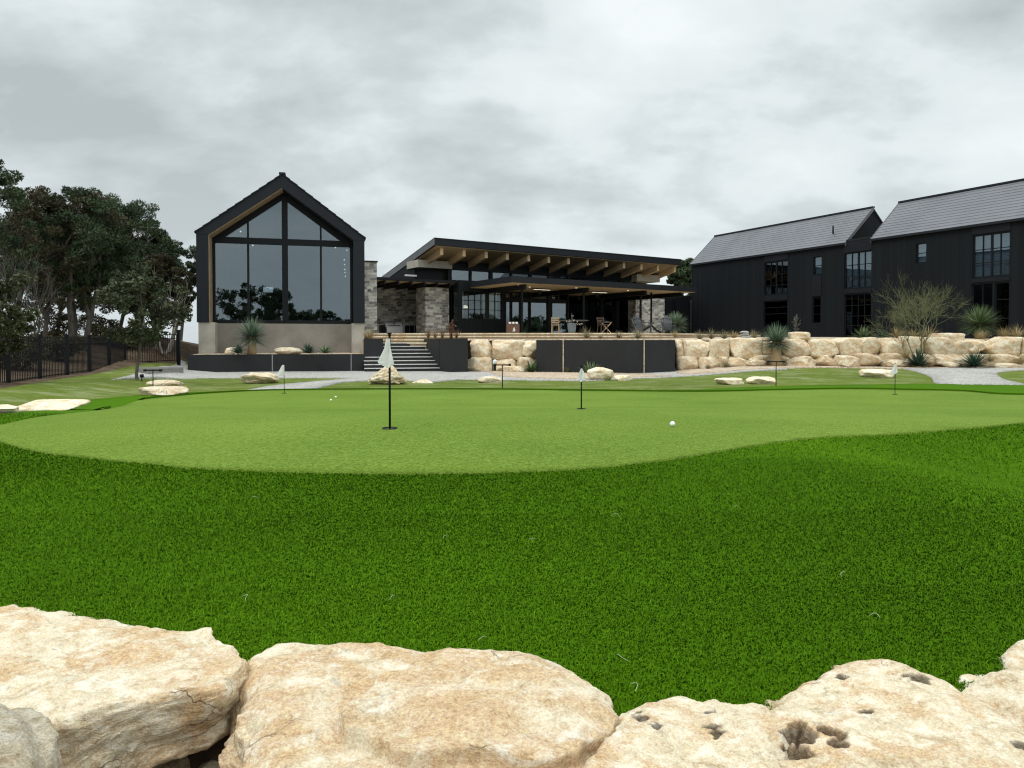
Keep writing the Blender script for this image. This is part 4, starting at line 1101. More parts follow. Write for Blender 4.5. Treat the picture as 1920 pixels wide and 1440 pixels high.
wt.box(0, .2, .2, W_, -.6, be); wt.box(T3 - .2, T3, .2, W_, -.6, be); wt.box(.2, T3 - .2, W_ - .2, W_, -.6, be)
wt.build('wall', M['siding'], barn)
for x0, x1 in ((0.0, T1), (T2_, T3)):
    for s0, s1 in ((x0 + .02, x0 + .2), (x1 - .2, x1 - .02)):
        MB().prism_x([(0.02, be), (W_ - .02, be), (rn, rzp - .1)], s0, s1).build('gable_wall', M['siding'], barn)
for o in OPEN:
    wn = window(barn, o[0], o[1], max(o[2], -.3), o[3], .05, o[4], o[5], .05, .035, M[o[6]], thick=o[7], depth=.1)
    if o[6] == 'glass': MB().box(o[0] + .02, o[1] - .02, .21, .225, o[2], o[3]).build('sky_backing', M['sky_backing'], wn)  # added pale sheet behind the glass, in place of reflected sky
# smooth panels between and above the windows
for a, b, t, bt in ((1432.5, 1476, 0, 489), (1432, 1476, 553.5, 563), (1523.5, 1539, 516.5, 555), (1582.5, 1633, 0, 471.5), (1582.5, 1633, 541, 549.5), (1821.5, 1892, 0, 436.5), (1821.5, 1892, 520.5, 528)):
    x0, x1, z0, z1 = px_rect(a, b, t, bt)
    MB().box(x0 - .02, x1 + .02, -.03, -.002, z0 + .01, be - .02 if t == 0 else z1 - .01).build('panel', M['panel'], barn)
# tiled roofs: overlapping courses
for x0, x1 in ((-.08, T1 + .05), (T2_ - .05, T3 + .08)):
    for side in (0, 1):
        t_ = MB(); n = 13; ov = .12
        Y = lambda y: y if not side else W_ - y
        for k in range(n):
            a, b = k / n, (k + 1) / n
            ya, yb = -ov + (rn + ov) * a, -ov + (rn + ov) * b
            sl_ = (rzp - be) / rn; za, zb = be + ya * sl_, be + yb * sl_
            t_.prism_x([(Y(ya), za + .07), (Y(yb), zb + .045), (Y(yb), zb + .004), (Y(ya), za + .004)], x0, x1)
        rr = t_.build('roof', M['rooftile'], barn)
        if not side:
            MB().bar((x0 - .02, rn, rzp + .06), (x1 + .02, rn, rzp + .06), .22, .1).build('ridge', M['slate'], rr)
            g_ = MB(); g_.box(x0, x1, -ov - .07, -ov, be - ov*sl_ - .07, be - ov*sl_ + .05); g_.build('gutter', M['slate'], rr)
            for xx in (x0 - .025, x1 + .0):
                MB().prism_x([(-ov, be - ov*sl_ + .09), (rn, rzp + .09), (rn, rzp - .16), (-ov, be - ov*sl_ - .16)], xx, xx + .025).build('verge', M['verge'], rr)
MB().box(T1 + .06, T2_ - .06, -.03, W_, be, be + .12).build('parapet', M['slate'], barn)
x, z = RB.hit(1562, 437, .5)
MB().tube([(x, .5, z - .05), (x, .5, z + .45)], .05, 8).build('vent_pipe', M['black'], barn)
MB().box(.2, T3 - .2, .3, W_ - .3, be - .06, be - .02).build('ceiling', M['dark'], barn)
fl = RB.hz(1500, 557, .3) 
MB().box(.2, T3 - .2, .3, W_ - .3, fl - .1, fl).build('upper_floor', M['dark'], barn)
MB().box(.2, T3 - .2, .3, W_ - .3, -.15, -.1).build('floor', M['dark'], barn)
# ------------------------------------------------------------------ boulder walls
ORD = ['first', 'second', 'third', 'fourth', 'fifth', 'sixth', 'seventh', 'eighth', 'ninth', 'tenth', 'eleventh', 'twelfth', 'thirteenth', 'fourteenth', 'fifteenth']
seed = 100
def wall_d(px): return float(np.interp(px, [880, 1005, 1266, 1920], [33.1, 33.0, 31.7, 30.2]))
def wrow(boxes, text, grp, dd=0.0, sink=.06, mat=None):
    global seed
    for i, bx in enumerate(boxes):
        seed += 1; x0, y0, x1, y1 = bx[:4]; w = x1 - x0
        look = ('broad' if w > 50 else 'blocky' if w > 36 else 'narrow' if w < 24 else 'squarish') + ' ' + random.Random(seed).choice(['cream', 'tan', 'buff', 'sandy'])
        rock_px('boulder', (x0 - 3, y0 - 1, x1 + 3, y1 + 2.5), wall_d((x0+x1)/2) + dd, seed, look + ' limestone boulder, ' + (text % ORD[i] if len(boxes) > 1 else text.replace('%s ', '')), 'boulder', grp, M['lime_far'], 1.0, sink, 8.0, .06, 9, plo=.88)
LW, RW = 'boulders of the wall between the two tall steel planters', 'boulders of the long wall below the barn'
wrow([(884, 637, 923, 673), (923, 638, 982, 671), (982, 639, 1006, 669)], '%s right of the stair planter, upper row of the short wall', LW)
wrow([(877, 670, 921, 698), (927, 673, 970, 696), (970, 670, 1002, 691)], '%s right of the stair planter, lower row of the short wall', LW, -.15)
wrow([(945, 687, 984, 700)], '%s low pale one at the foot of the short wall', LW, -1.0)
wrow([(1267, 637, 1278, 670), (1278, 637, 1328, 669), (1328, 636, 1369, 672), (1369, 634, 1424, 670), (1424, 641, 1462, 668), (1464, 636, 1518, 667), (1516, 636, 1569, 667), (1566, 634, 1609, 667), (1607, 633, 1649, 664), (1648, 634, 1692, 663), (1689, 631, 1731, 662), (1731, 633, 1782, 667), (1779, 639, 1813, 665), (1809, 637, 1842, 657), (1838, 632, 1914, 664)], '%s right of the long planter, upper row', RW)
wrow([(1912, 632, 1945, 662)], '%s cut by the right edge, upper row', RW)
wrow([(1268, 668, 1308, 692), (1308, 669, 1349, 693), (1348, 669, 1365, 690), (1364, 670, 1405, 690), (1404, 666, 1450, 685), (1450, 667, 1480, 686), (1528, 666, 1561, 686), (1560, 666, 1577, 687), (1603, 663, 1654, 683), (1652, 663, 1692, 683), (1694, 663, 1720, 684), (1720, 664, 1750, 684), (1746, 664, 1799, 684), (1798, 664, 1858, 682), (1856, 664, 1910, 683)], '%s right of the long planter, lower row', RW, -.2)
wrow([(1908, 664, 1940, 684)], '%s cut by the right edge, lower row', RW, -.2)
wrow([(1748, 625, 1799, 648)], '%s hump on top of the wall near the bare green tree', RW, .35)
wrow([(1484, 623, 1512, 640)], '%s pointed stone on top of the wall right of the trunked yucca', RW, .3)
wrow([(1850, 681, 1925, 690)], '%s long flat slab on the ground at the wall right end', RW, -.6)
for bx, d, lab, am in (((1401, 674, 1436, 688), 30.7, 'small low rock on the mulch left of the trunked yucca', .09), ((1476, 667, 1530, 699), 30.0, 'large rough rock at the lawn edge right of the trunked yucca', .11), ((1570, 666, 1611, 690), 29.9, 'pointed rock on the lawn edge in front of the boulder wall', .12), ((1664, 674, 1704, 688), 30.0, 'low rock on the mulch left of the bare green tree', .1), ((1768, 678, 1799, 689), 29.9, 'pale low rock between the two dark green agaves', .09)):
    seed += 1; rock_px('rock', bx, d, seed, lab, 'rock', None, M['lime_far'], None, .05, 2.8, am)
lg = lambda bx: ground_hit((bx[0]+bx[2])/2, bx[3]-1).y
for bx, lab, m, am, sq in (
    ((690, 684, 764, 721), 'tall craggy rock behind the nearest flag', 'lime_far', .2, 1.25), ((773, 711, 814, 718), 'flat stone in the grass right of the craggy rock', 'lime_far', .06, 4), ((896, 705, 941, 718), 'flat squared stone beside the middle golf club stand', 'lime_slab', .05, 6),
    ((452, 698, 521, 719), 'pitted low rock in front of the low steel planter', 'lime_far', .14, 3), ((259, 725, 348, 742), 'long flat tan stone at the turf edge, nearer of a pair', 'lime_far', .07, 4), ((274, 712, 340, 727), 'flat pale stone at the left club stand, farther of a pair', 'lime_far', .07, 4),
    ((26, 751, 153, 769), 'long flat whitish slab stone at the left turf edge', 'lime_white', .05, 5), ((-60, 760, 34, 774), 'whitish slab stone cut off by the left edge', 'lime_white', .05, 5),
    ((1100, 688, 1151, 713), 'rounded pale rock behind the second flag', 'lime_white', .09, 2.6), ((1152, 703, 1186, 714), 'small low white rock right of the rounded pale rock', 'lime_white', .08, 3),
    ((1343, 708, 1397, 721), 'white flat stone on the lawn, left of a pair', 'lime_white', .07, 4), ((1401, 706, 1454, 720), 'white flat stone on the lawn next to the right club stand', 'lime_white', .07, 4), ((1616, 692, 1676, 708), 'long white stone on the lawn behind the right hand flag', 'lime_white', .06, 4.5)):
    seed += 1; rock_px('rock', bx, lg(bx), seed, lab, 'rock', None, M[m], None, .06, 3 if 'craggy' in lab else sq, am, 10, 5 if 'craggy' in lab else 4, .72 if 'craggy' in lab else 0)
# rocks in the low planter and stacked stones by the barn
zp_ = GP.o.z + zt - .03
for (a, b, y1), lab in (((514, 566, 651), 'smooth pale rock in the middle of the low steel planter'), ((420, 448, 651), 'small white rock behind the agave in the low steel planter'), ((455, 466, 655), 'little white rock between agave and yucca in the low planter')):
    seed += 1; rock_px('rock', (a, y1, b, 664), 32.6, seed, lab, 'rock', None, M['lime_white' if 'white' in lab else 'lime_slab'], None, .05, 2.3, .05)
st_ = [(1385, 629.5, 1408, 635), (1388, 624.5, 1404, 630), (1387, 620.5, 1403, 625)]
for i, bx in enumerate(st_):
    seed += 1; rock_px('stone', bx, 34.4, seed, ('wide grey bottom stone', 'grey middle stone', 'grey top stone')[i] + ' of the little stack in front of the barn', 'stone', 'stacked stones by the barn', M['concrete_grey'], .5, .01, 5, .03, 5, 3)

# ------------------------------------------------------------------ plants
def leaf_strip(V, I, Tn, base, d, L, w, droop, segs, tone, rng, fold=.25):
    d = d / np.linalg.norm(d); up = np.array([0, 0, 1.0]); s = np.cross(d, up)
    s = s / np.linalg.norm(s) if np.linalg.norm(s) > 1e-3 else np.array([1.0, 0, 0])
    n = np.cross(s, d); o = len(V); p = np.array(base, float); dd = d.copy()
    for k in range(segs + 1):
        t = k / segs; ww = w * (1 - t**3.2)
        V.append(p - s*ww + n*ww*fold); V.append(p.copy()); V.append(p + s*ww + n*ww*fold); Tn += [tone]*3
        dd = dd + np.array([0, 0, -droop / segs]); dd /= np.linalg.norm(dd); p = p + dd * L / segs
    for k in range(segs):
        a = o + 3*k; I += [a, a+1, a+4, a+3, a+1, a+2, a+5, a+4]
def burst(n, L, w, seed, zmin=-.5, droop=.3, segs=3, jit=.2, zmax=1.0, center_bias=1.0):
    rng = np.random.default_rng(seed); V, I, Tn = [], [], []
    for k in range(n):
        z = zmin + (zmax - zmin) * ((k + .5) / n) ** center_bias; a = k * 2.39996 + rng.normal(0, .2)
        r = math.sqrt(max(0, 1 - z*z)); d = np.array([r*math.cos(a), r*math.sin(a), z]) + rng.normal(0, jit*.35, 3)
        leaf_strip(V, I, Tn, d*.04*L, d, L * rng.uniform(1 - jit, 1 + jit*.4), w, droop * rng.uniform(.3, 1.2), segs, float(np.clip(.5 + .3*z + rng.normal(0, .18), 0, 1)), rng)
    return V, I, Tn
def plant_mesh(name, n, L, w, seed, mat, **k):
    V, I, Tn = burst(n, L, w, seed, **k); return np_mesh(name, np.array(V), 4, np.array(I), mat, Tn)
M['yucca'] = m_leaf('blue_green_blade', (.10, .115, .06), (.10, .155, .105), (.21, .28, .19))
M['agave'] = m_leaf('dark_agave_leaf', (.02, .045, .03), (.035, .075, .05), (.075, .13, .08))
M['sotol'] = m_leaf('green_sotol_leaf', (.05, .08, .03), (.09, .14, .06), (.17, .23, .11))
M['drygrass'] = m_leaf('dry_grass_blade', (.2, .14, .06), (.33, .25, .12), (.44, .36, .2))
M['greygrass'] = m_leaf('grey_green_grass_blade', (.1, .1, .05), (.2, .18, .1), (.32, .29, .18))
def yucca(name, px, ytop, yc, rpx, ybase, d, seed, label, mat='yucca', tw=.12, n=520, ww=.012, zmin=-.5):
    c = at(px, yc, d); b = at(px, ybase, d); L = rpx / F * d * 1.3
    t = thing(name, label, 'yucca', (c.x, d, b.z))
    h = c.z - b.z
    if h > .1:
        pts = [(0, 0, -.1), (.01, 0, h*.5), (0, 0, h + .05)]
        MB().tube(pts, [tw*1.15, tw, tw*.85], 10).build('trunk', M['yucca_trunk'], t)
    me = plant_mesh('leaf_crown', n, L, ww*d/32, seed, M[mat], zmin=zmin, droop=.1, jit=.16)
    link('leaf_crown', me, t, (0, 0, h))
yucca('yucca', 472, 596, 633, 32, 664, 32.6, 1, 'blue green yucca with a bare trunk in the low steel planter', tw=.19, n=600)
yucca('yucca', 1456, 617, 643, 30, 690, 30.6, 2, 'yucca on a short trunk in front of the boulder wall behind the right club stand', tw=.2, n=600)
yucca('yucca', 1836, 577, 610, 33, 634, 31.8, 3, 'large round yucca before the barn at the right end of the boulder wall', 'sotol', .15, 600)
yucca('yucca', 1266, 586, 611, 22, 634, 40.5, 4, 'round yucca behind the right adirondack chair', 'yucca', .12, 520, .014)
def agave(px, ybase, rpx, d, seed, label, mat='agave', n=80, w=.03, zmin=.02, cat='agave', name='agave', droop=.15, squash=1.0):
    b = at(px, ybase, d); L = rpx / F * d * 1.3
    me = plant_mesh(name, n, L, w*d/31, seed, M[mat], zmin=zmin, droop=droop, jit=.25, zmax=.97)
    o = link(name, me, None, (b.x, d, b.z - .02)); o.scale = (1, 1, squash); tag(o, label, cat)
agave(1722, 685, 26, 29.9, 11, 'dark green agave at the foot of the bare green tree', n=110, squash=1.1)
agave(1826, 687, 29, 29.7, 12, 'spiky dark agave at the foot of the wall left of the flat slab', n=110, squash=.95)
agave(447, 662, 17, 31.9, 13, 'low dark agave left of the yucca in the low steel planter', n=70)
agave(578, 661.5, 17, 32.2, 14, 'dark agave right of the pale rock in the low steel planter', n=80)
agave(610, 661.5, 14, 32.2, 15, 'smaller greyish agave at the right end of the low steel planter', 'sotol', 60)
agave(1107, 703, 22, 31.2, 16, 'green agave in front of the long tall planter behind the pale rock', 'sotol', 90, squash=1.1)
agave(995, 696, 17, 32.0, 17, 'green sotol at the left corner of the long tall planter', 'sotol', 90, squash=1.1)
agave(1618, 634, 20, 32.2, 18, 'spiky green sotol above the boulder wall in front of the barn door', 'sotol', 90, .022)
agave(1655, 635, 17, 32.4, 19, 'smaller dark green sotol above the wall left of the bare green tree', 'agave', 70, .022)
def tuft(px, ybase, hpx, d, seed, label, mat='drygrass', n=130, spread=.25, zmin=.5, grp='grass tufts of the planting beds'):
    b = at(px, ybase, d); L = hpx / F * d * 1.35
    me = plant_mesh('grass_tuft', n, L, .006*d/31, seed, M[mat], zmin=zmin, droop=.5, jit=.35, zmax=.99)
    o = link('grass_tuft', me, None, (b.x, d, b.z - .02)); tag(o, label, 'grass tuft', grp)
for i, (px, yb, h, d, m, lab) in enumerate((
    (1312, 636, 15, 33.5, 'greygrass', 'grey green tuft above the wall nearest the door of the link wall'), (1334, 635, 17, 33.5, 'greygrass', 'upright tuft left of the stacked stones, second from the link wall door'), (1358, 635, 15, 33.6, 'greygrass', 'leaning tuft just left of the stacked stones'), (1376, 634, 13, 33.7, 'drygrass', 'thin dry tuft touching the stacked stones'), (1414, 634, 14, 33.8, 'greygrass', 'tuft just right of the stacked stones'),
    (1682, 634, 21, 32, 'drygrass', 'straw coloured tuft above the wall left of the bare tree stems'), (1712, 634, 18, 32, 'drygrass', 'straw coloured tuft behind the stems of the bare green tree'), (1742, 634, 20, 32, 'drygrass', 'straw coloured tuft right of the bare tree stems'),
    (1840, 636, 17, 30.9, 'drygrass', 'rounded dry tuft at the foot of the large round yucca'), (1882, 634, 21, 31.3, 'drygrass', 'dry tuft above the wall, left of the one at the right edge'), (1906, 634, 22, 31.3, 'drygrass', 'full dry tuft above the wall at the right edge of view'),
    (1698, 672, 20, 30.1, 'drygrass', 'pale dry tuft against the wall left of the dark agave'), (1856, 678, 18, 29.9, 'drygrass', 'pale dry tuft at the wall foot right of the spiky agave'), (1914, 682, 22, 29.8, 'drygrass', 'dry tuft against the wall at the right edge'),
    (1362, 690, 15, 30.9, 'greygrass', 'grey tuft between lower wall boulders near the long planter'), (1328, 692, 10, 30.9, 'greygrass', 'small grey tuft at the wall foot closest to the long planter'), (1428, 684, 13, 31.0, 'greygrass', 'grey tuft behind the small low rock left of the trunked yucca'),
    (1100, 634, 18, 33.0, 'greygrass', 'leaning grass tuft in the long planter below the canopy post'), (1126, 635, 8, 33.0, 'greygrass', 'low tuft in the long planter before the folding chair'), (1160, 634, 13, 33.0, 'greygrass', 'small tuft in the middle of the long planter'), (1196, 635, 18, 32.8, 'greygrass', 'tall tuft in the long planter before the left adirondack chair'), (1266, 632, 11, 33.5, 'drygrass', 'tuft at the right end of the long planter'),
    (1063, 697, 9, 31.9, 'greygrass', 'tiny grey tuft at the left seam of the long planter'), (1150, 699, 8, 31.7, 'greygrass', 'tiny grey tuft below the middle of the long planter'),
    (692, 635, 20, 34.6, 'drygrass', 'dry tuft in the small square planter left of the stair'))):
    tuft(px, yb, h, d, 40 + i, lab, m)
# dry reddish stems in the stair planter
def stems(name, px, ybase, hpx, d, seed, label, mat, n=9, cat='dry plant'):
    b = at(px, ybase, d); rnd = random.Random(seed); H = hpx / F * d; m = MB()
    for k in range(n):
        a = rnd.uniform(0, 6.3); l = rnd.uniform(.02, .16) * H; h = H * rnd.uniform(.6, 1)
        p = [(0, 0, -.03), (math.cos(a)*l*.35, math.sin(a)*l*.35, h*.5), (math.cos(a)*l, math.sin(a)*l, h)]
        m.tube(p, [.008, .007, .004], 5)
        for q in range(4):
            t = rnd.uniform(.4, 1); c = Vector(p[1]).lerp(Vector(p[2]), max(0, t*2-1)) ; e = c + Vector((rnd.uniform(-.1, .1), rnd.uniform(-.1, .1), rnd.uniform(.02, .14)))
            m.tube([c, e], [.007, .012], 5)
    o = m.build(name, M[mat], None, (b.x, d, b.z)); tag(o, label, cat)
M['reddry'] = m_leaf('reddish_dry_stalk', (.07, .035, .022), (.16, .085, .05), (.26, .17, .1))
for i_, (px, yb, h, d, lab) in enumerate(((803, 635, 17, 34.4, 'dry stalks at the rear end of the stair planter'), (816, 635, 15, 33.9, 'dry stalks in the middle of the stair planter'), (829, 635, 18, 33.4, 'taller dry stalks in the stair planter before the stone column'), (856, 635, 15, 32.8, 'dry stalks at the front corner of the stair planter'))):
    tuft(px, yb, h, d, 80 + i_, lab, 'reddry', 60, zmin=.86, grp='dry stalks in the stair planter')
def seed_shrub():
    b = at(846, 636, 33.0); t = thing('dry_shrub', 'rounded rust red dry shrub on bare stalks by the bay window corner', 'shrub', (b.x, 33.0, b.z)); rnd = random.Random(8); m = MB(); C = []
    for k in range(10):
        a = rnd.uniform(0, 6.3); e = (math.cos(a)*rnd.uniform(.03, .2), math.sin(a)*.12, rnd.uniform(.45, .85)); m.tube([(e[0]*.4, e[1]*.3, -.03), (e[0]*.6, e[1]*.5, e[2]*.5), e], [.011, .009, .005], 5); C.append(np.array(e))
    m.build('stem', M['rust'], t); V, I, Tn = cards(C, [.1]*len(C), 26, .06, 77); link('foliage', np_mesh('foliage', V, 4, I, M['reddry'], Tn), t)
stems('dry_shrub', 1492, 634, 44, 33.4, 5, 'tall leafless shrub before the barn beside the narrow windows', 'twig', 14, 'shrub')

# ------------------------------------------------------------------ trees
def cards(centers, radii, per, size, seed, up=.3, squash=.75, elong=2.0):
    rng = np.random.default_rng(seed); n = len(centers) * per
    C = np.repeat(np.array(centers), per, 0); Rr = np.repeat(np.array(radii), per)
    u = rng.normal(0, 1, (n, 3)); u /= np.linalg.norm(u, axis=1)[:, None]
    r = rng.uniform(.25, 1, n) ** .6
    P = C + u * (Rr * r)[:, None] * np.array([1, 1, squash])
    d = u * .7 + rng.normal(0, .6, (n, 3)); d[:, 2] += up; d /= np.linalg.norm(d, axis=1)[:, None]
    s = np.cross(d, rng.normal(0, 1, (n, 3))); s /= np.linalg.norm(s, axis=1)[:, None] + 1e-9
    L = size * rng.uniform(.6, 1.4, n); w = L / elong / 2
    a = P - d*(L*.5)[:, None]; b = P + d*(L*.5)[:, None]; m = P - d*(L*.06)[:, None]
    V = np.stack([a, m + s*w[:, None], b, m - s*w[:, None]], 1).reshape(-1, 3)
    ct = np.repeat(rng.uniform(-.22, .22, len(centers)), per)
    tone = np.clip(.45 + ct + rng.normal(0, .16, n), 0, 1)
    return V, np.arange(4*n), np.repeat(tone, 4)
def branch(m, p, d, L, r, depth, rnd, tips, spread=.6, up=.25, n=6, wob=.18, mids=True, split=(2, 3), shrink=.72):
    pts = [p]; rad = [r]; q = Vector(p); dd = Vector(d).normalized()
    k = 4
    for i in range(k):
        dd = (dd + Vector((rnd.gauss(0, wob), rnd.gauss(0, wob), rnd.gauss(0, wob*.6) + up*.15))).normalized()
        q = q + dd * L / k; pts.append(q.copy()); rad.append(r * (1 - .42*(i+1)/k))
    m.tube(pts, rad, n if depth > 1 else 4, cap=False)
    if depth == 0: tips.append((q.copy(), dd.copy())); return
    if mids and depth <= 2: tips.append((pts[2].copy(), dd.copy()))
    for j in range(rnd.randint(*split)):
        a = rnd.uniform(0, 6.28); side = dd.orthogonal().normalized(); side = Matrix.Rotation(a, 3, dd) @ side
        nd = (dd + side * rnd.uniform(.5, 1.1) * spread + Vector((0, 0, up))).normalized()
        st = pts[-1] if j == 0 else pts[rnd.randint(2, k)]
        branch(m, st, nd, L * shrink * rnd.uniform(.75, 1.15), r * .56, depth - 1, rnd, tips, spread, up, n, wob, mids, split, shrink)
M['juniper'] = m_leaf('juniper_foliage', (.021, .036, .016), (.05, .078, .033), (.11, .145, .06))
M['juniper_brown'] = m_leaf('rusty_juniper_foliage', (.03, .027, .014), (.066, .058, .028), (.13, .112, .052))
M['oak'] = m_leaf('oak_foliage', (.03, .038, .02), (.06, .075, .038), (.13, .15, .08))
M['olive'] = m_leaf('olive_oak_foliage', (.035, .04, .02), (.07, .075, .036), (.14, .145, .075))
def tree(name, px, ybase, d, ytop, wpx, seed, label, foliage, bark='bark', trunk_px=8, lean=0, per=240, size=.115, depth=3, stems_=1, crown0=.35, cat='tree', z0=None, group=None, elong=2.6, clump=1.0, world=None, fill=150):
    """tree standing at photo px/ybase at distance d; crown up to ytop, wpx wide"""
    if world: X, Y, H, Wd = world; zb = gz(X, Y); 
    else:
        b = at(px, ybase, d); X, Y, zb = b.x, d, b.z; H = at(px, ytop, d).z - zb; Wd = wpx / F * d
    rnd = random.Random(seed); t = thing(name, label, cat, (X, Y, zb), 0, group)
    m = MB(); tips = []; r0 = trunk_px / F * d / 2 if not world else .2
    for s_ in range(stems_):
        a = 6.28 * s_ / stems_ + rnd.uniform(0, 1)
        st = Vector((math.cos(a)*r0*(stems_ > 1), math.sin(a)*r0*(stems_ > 1), -.2))
        dr = Vector((math.cos(a)*.35*(stems_ > 1) + lean, math.sin(a)*.35*(stems_ > 1), 1))
        branch(m, st, dr, H*crown0, r0 * (1 if stems_ == 1 else .62), depth, rnd, tips, .75, .22, 8, .1, True, (2, 4))
    # fit tips into the crown envelope
    T = np.array([tuple(p) for p, _ in tips])
    zmx = max(T[:, 2].max(), .1); f = (H * .93) / zmx
    wx = max(1e-3, np.percentile(np.abs(T[:, 0]), 92)); wy = max(1e-3, np.percentile(np.abs(T[:, 1]), 92)); fx = (Wd * .46) / wx; fy = (Wd * .46) / wy
    for i, v in enumerate(m.v):
        k = sm(.05, .6, v[2] / zmx); m.v[i] = (v[0]*(1 + (fx-1)*k), v[1]*(1 + (fy-1)*k), v[2]*f)
    m.build('trunk', M[bark], t)
    if foliage:
        C = []; Rr = []
        for (x, y, z) in T:
            k = sm(.05, .6, z / zmx); c = np.array([x*(1 + (fx-1)*k), y*(1 + (fy-1)*k), z*f])
            if c[2] < H * crown0 * .6: continue
            C.append(c); Rr.append(Wd * rnd.uniform(.07, .12) * clump)
        zc_, hh_ = H*(crown0*.6 + 1)/2, H*(1 - crown0*.6)/2
        for q_ in range(fill):
            u = Vector((rnd.gauss(0, 1), rnd.gauss(0, 1), rnd.gauss(0, 1))).normalized() * rnd.uniform(.45, 1)**.5
            if noise.noise(u*1.7 + Vector((seed*3.1, 0, 0))) < -.12: continue
            k = 1 - .35*max(0, u.z)
            C.append(np.array([u.x*Wd*.46*k + lean*H*.3, u.y*Wd*.42*k, zc_ + u.z*hh_*.95])); Rr.append(Wd * rnd.uniform(.055, .10) * clump)
        V, I, Tn = cards(C, Rr, per, size, seed, .35, .7, elong)
        link('crown', np_mesh('crown', V, 4, I, M[foliage], Tn), t)
    return t
tree('juniper_tree', -18, 668, 27, 286, 170, 1, 'tallest dark juniper at the left edge behind the fence', 'juniper', trunk_px=9, per=222)
tree('juniper_tree', 84, 655, 31, 345, 190, 2, 'rusty brown juniper left of the thick trunked one', 'juniper_brown', trunk_px=9, per=232)
tree('juniper_tree', 144, 655, 32, 332, 190, 3, 'broad juniper with a very thick shaggy trunk behind the fence', 'juniper', trunk_px=20, stems_=3, per=275)
tree('juniper_tree', 212, 650, 35, 360, 190, 4, 'dark juniper right of the thick trunked one', 'juniper', trunk_px=8, lean=.25, per=255)
tree('juniper_tree', 272, 648, 37, 402, 150, 5, 'rounded dark juniper second from the gabled house', 'juniper', trunk_px=7, per=255)
tree('juniper_tree', 306, 662, 34, 470, 84, 6, 'juniper with pale split stems beside the fence end', 'juniper_brown', 'bark_pale', 14, per=170, stems_=2, crown0=.42)
tree('juniper_tree', 338, 640, 46, 450, 70, 7, 'slim juniper half hidden by the left edge of the gabled house', 'juniper', trunk_px=7, per=212)
tree('juniper_tree', 30, 652, 36, 375, 170, 8, 'dense juniper behind the bare grey tree', 'juniper', trunk_px=8, per=232)
tree('juniper_tree', 180, 645, 44, 390, 200, 9, 'olive juniper in the back row above the fence middle', 'juniper_brown', trunk_px=7, lean=-.2, per=255, size=.15)
tree('juniper_tree', 110, 645, 46, 400, 170, 17, 'dark juniper in the back row behind the thick trunk', 'juniper', trunk_px=8, per=232, size=.15)
tree('juniper_tree', 260, 645, 47, 440, 130, 18, 'small juniper in the back row behind the sapling oak', 'juniper', trunk_px=10, per=232, size=.15)
tree('oak_tree', 258, 714, 20.3, 482, 140, 10, 'young oak sapling with a thin trunk standing on the lawn in front of the fence', 'oak', trunk_px=7, per=46, size=.1, crown0=.40, clump=1.1, elong=1.7)
tree('oak_tree', -22, 725, 17.2, 505, 175, 11, 'olive leaved young oak cut off by the left edge in front of the fence', 'olive', trunk_px=7, per=147, size=.09, crown0=.32, clump=1.15, elong=1.7)
tree('bare_tree', 50, 668, 25, 420, 130, 12, 'leafless grey tree behind the fence at the far left', None, 'twig', 9, depth=5, crown0=.3, stems_=2)
tree('juniper_tree', 1287, 640, 72, 478, 90, 13, 'dark juniper behind the gap between lodge and barn', 'juniper', trunk_px=5, per=232, size=.35, crown0=.3)
tree('bare_tree', 728, 640, 62, 497, 40, 14, 'small leafless tree top behind the left roof end of the lodge', None, 'twig', 3, depth=4, crown0=.35)
tree('bare_tree', 308, 655, 33, 505, 80, 19, 'leafless pale stemmed tree between the junipers near the fence end', None, 'bark_pale', 7, depth=4, crown0=.38, stems_=2)
for i, (px, yb, d, w, h, lab) in enumerate(((20, 660, 24, 110, 62, 'dense dark brush behind the fence at the far left'), (100, 655, 27, 80, 40, 'low brush behind the fence left of the thick trunk'), (225, 650, 32, 80, 34, 'low brush behind the fence right of the thick trunk'), (60, 650, 33, 130, 60, 'wide dark brush among the trunks at the left'), (160, 648, 38, 110, 46, 'wide dark brush among the trunks behind the fence middle'))):
    b = at(px, yb, d); rnd = random.Random(500 + i); Wd = w/F*d; H = h/F*d; zb = gz(b.x, d)
    t = thing('brush', lab, 'shrub', (b.x, d, zb))
    C = [np.array([rnd.uniform(-.5, .5)*Wd, rnd.uniform(-.4, .4)*Wd*.6, H*rnd.uniform(.15, .9)]) for _ in range(34)]; V, I, Tn = cards(C, [rnd.uniform(.2, .42) for _ in C], 130, .1, 900 + i)
    link('foliage', np_mesh('foliage', V, 4, I, M['juniper_brown'], Tn), t)
    m = MB()
    for c in C[::2]: m.tube([(c[0]*.3, c[1]*.3, -.1), (c[0]*.7, c[1]*.7, c[2]*.5), tuple(c)], [.02, .014, .006], 5)
    m.build('stem', M['twig'], t)
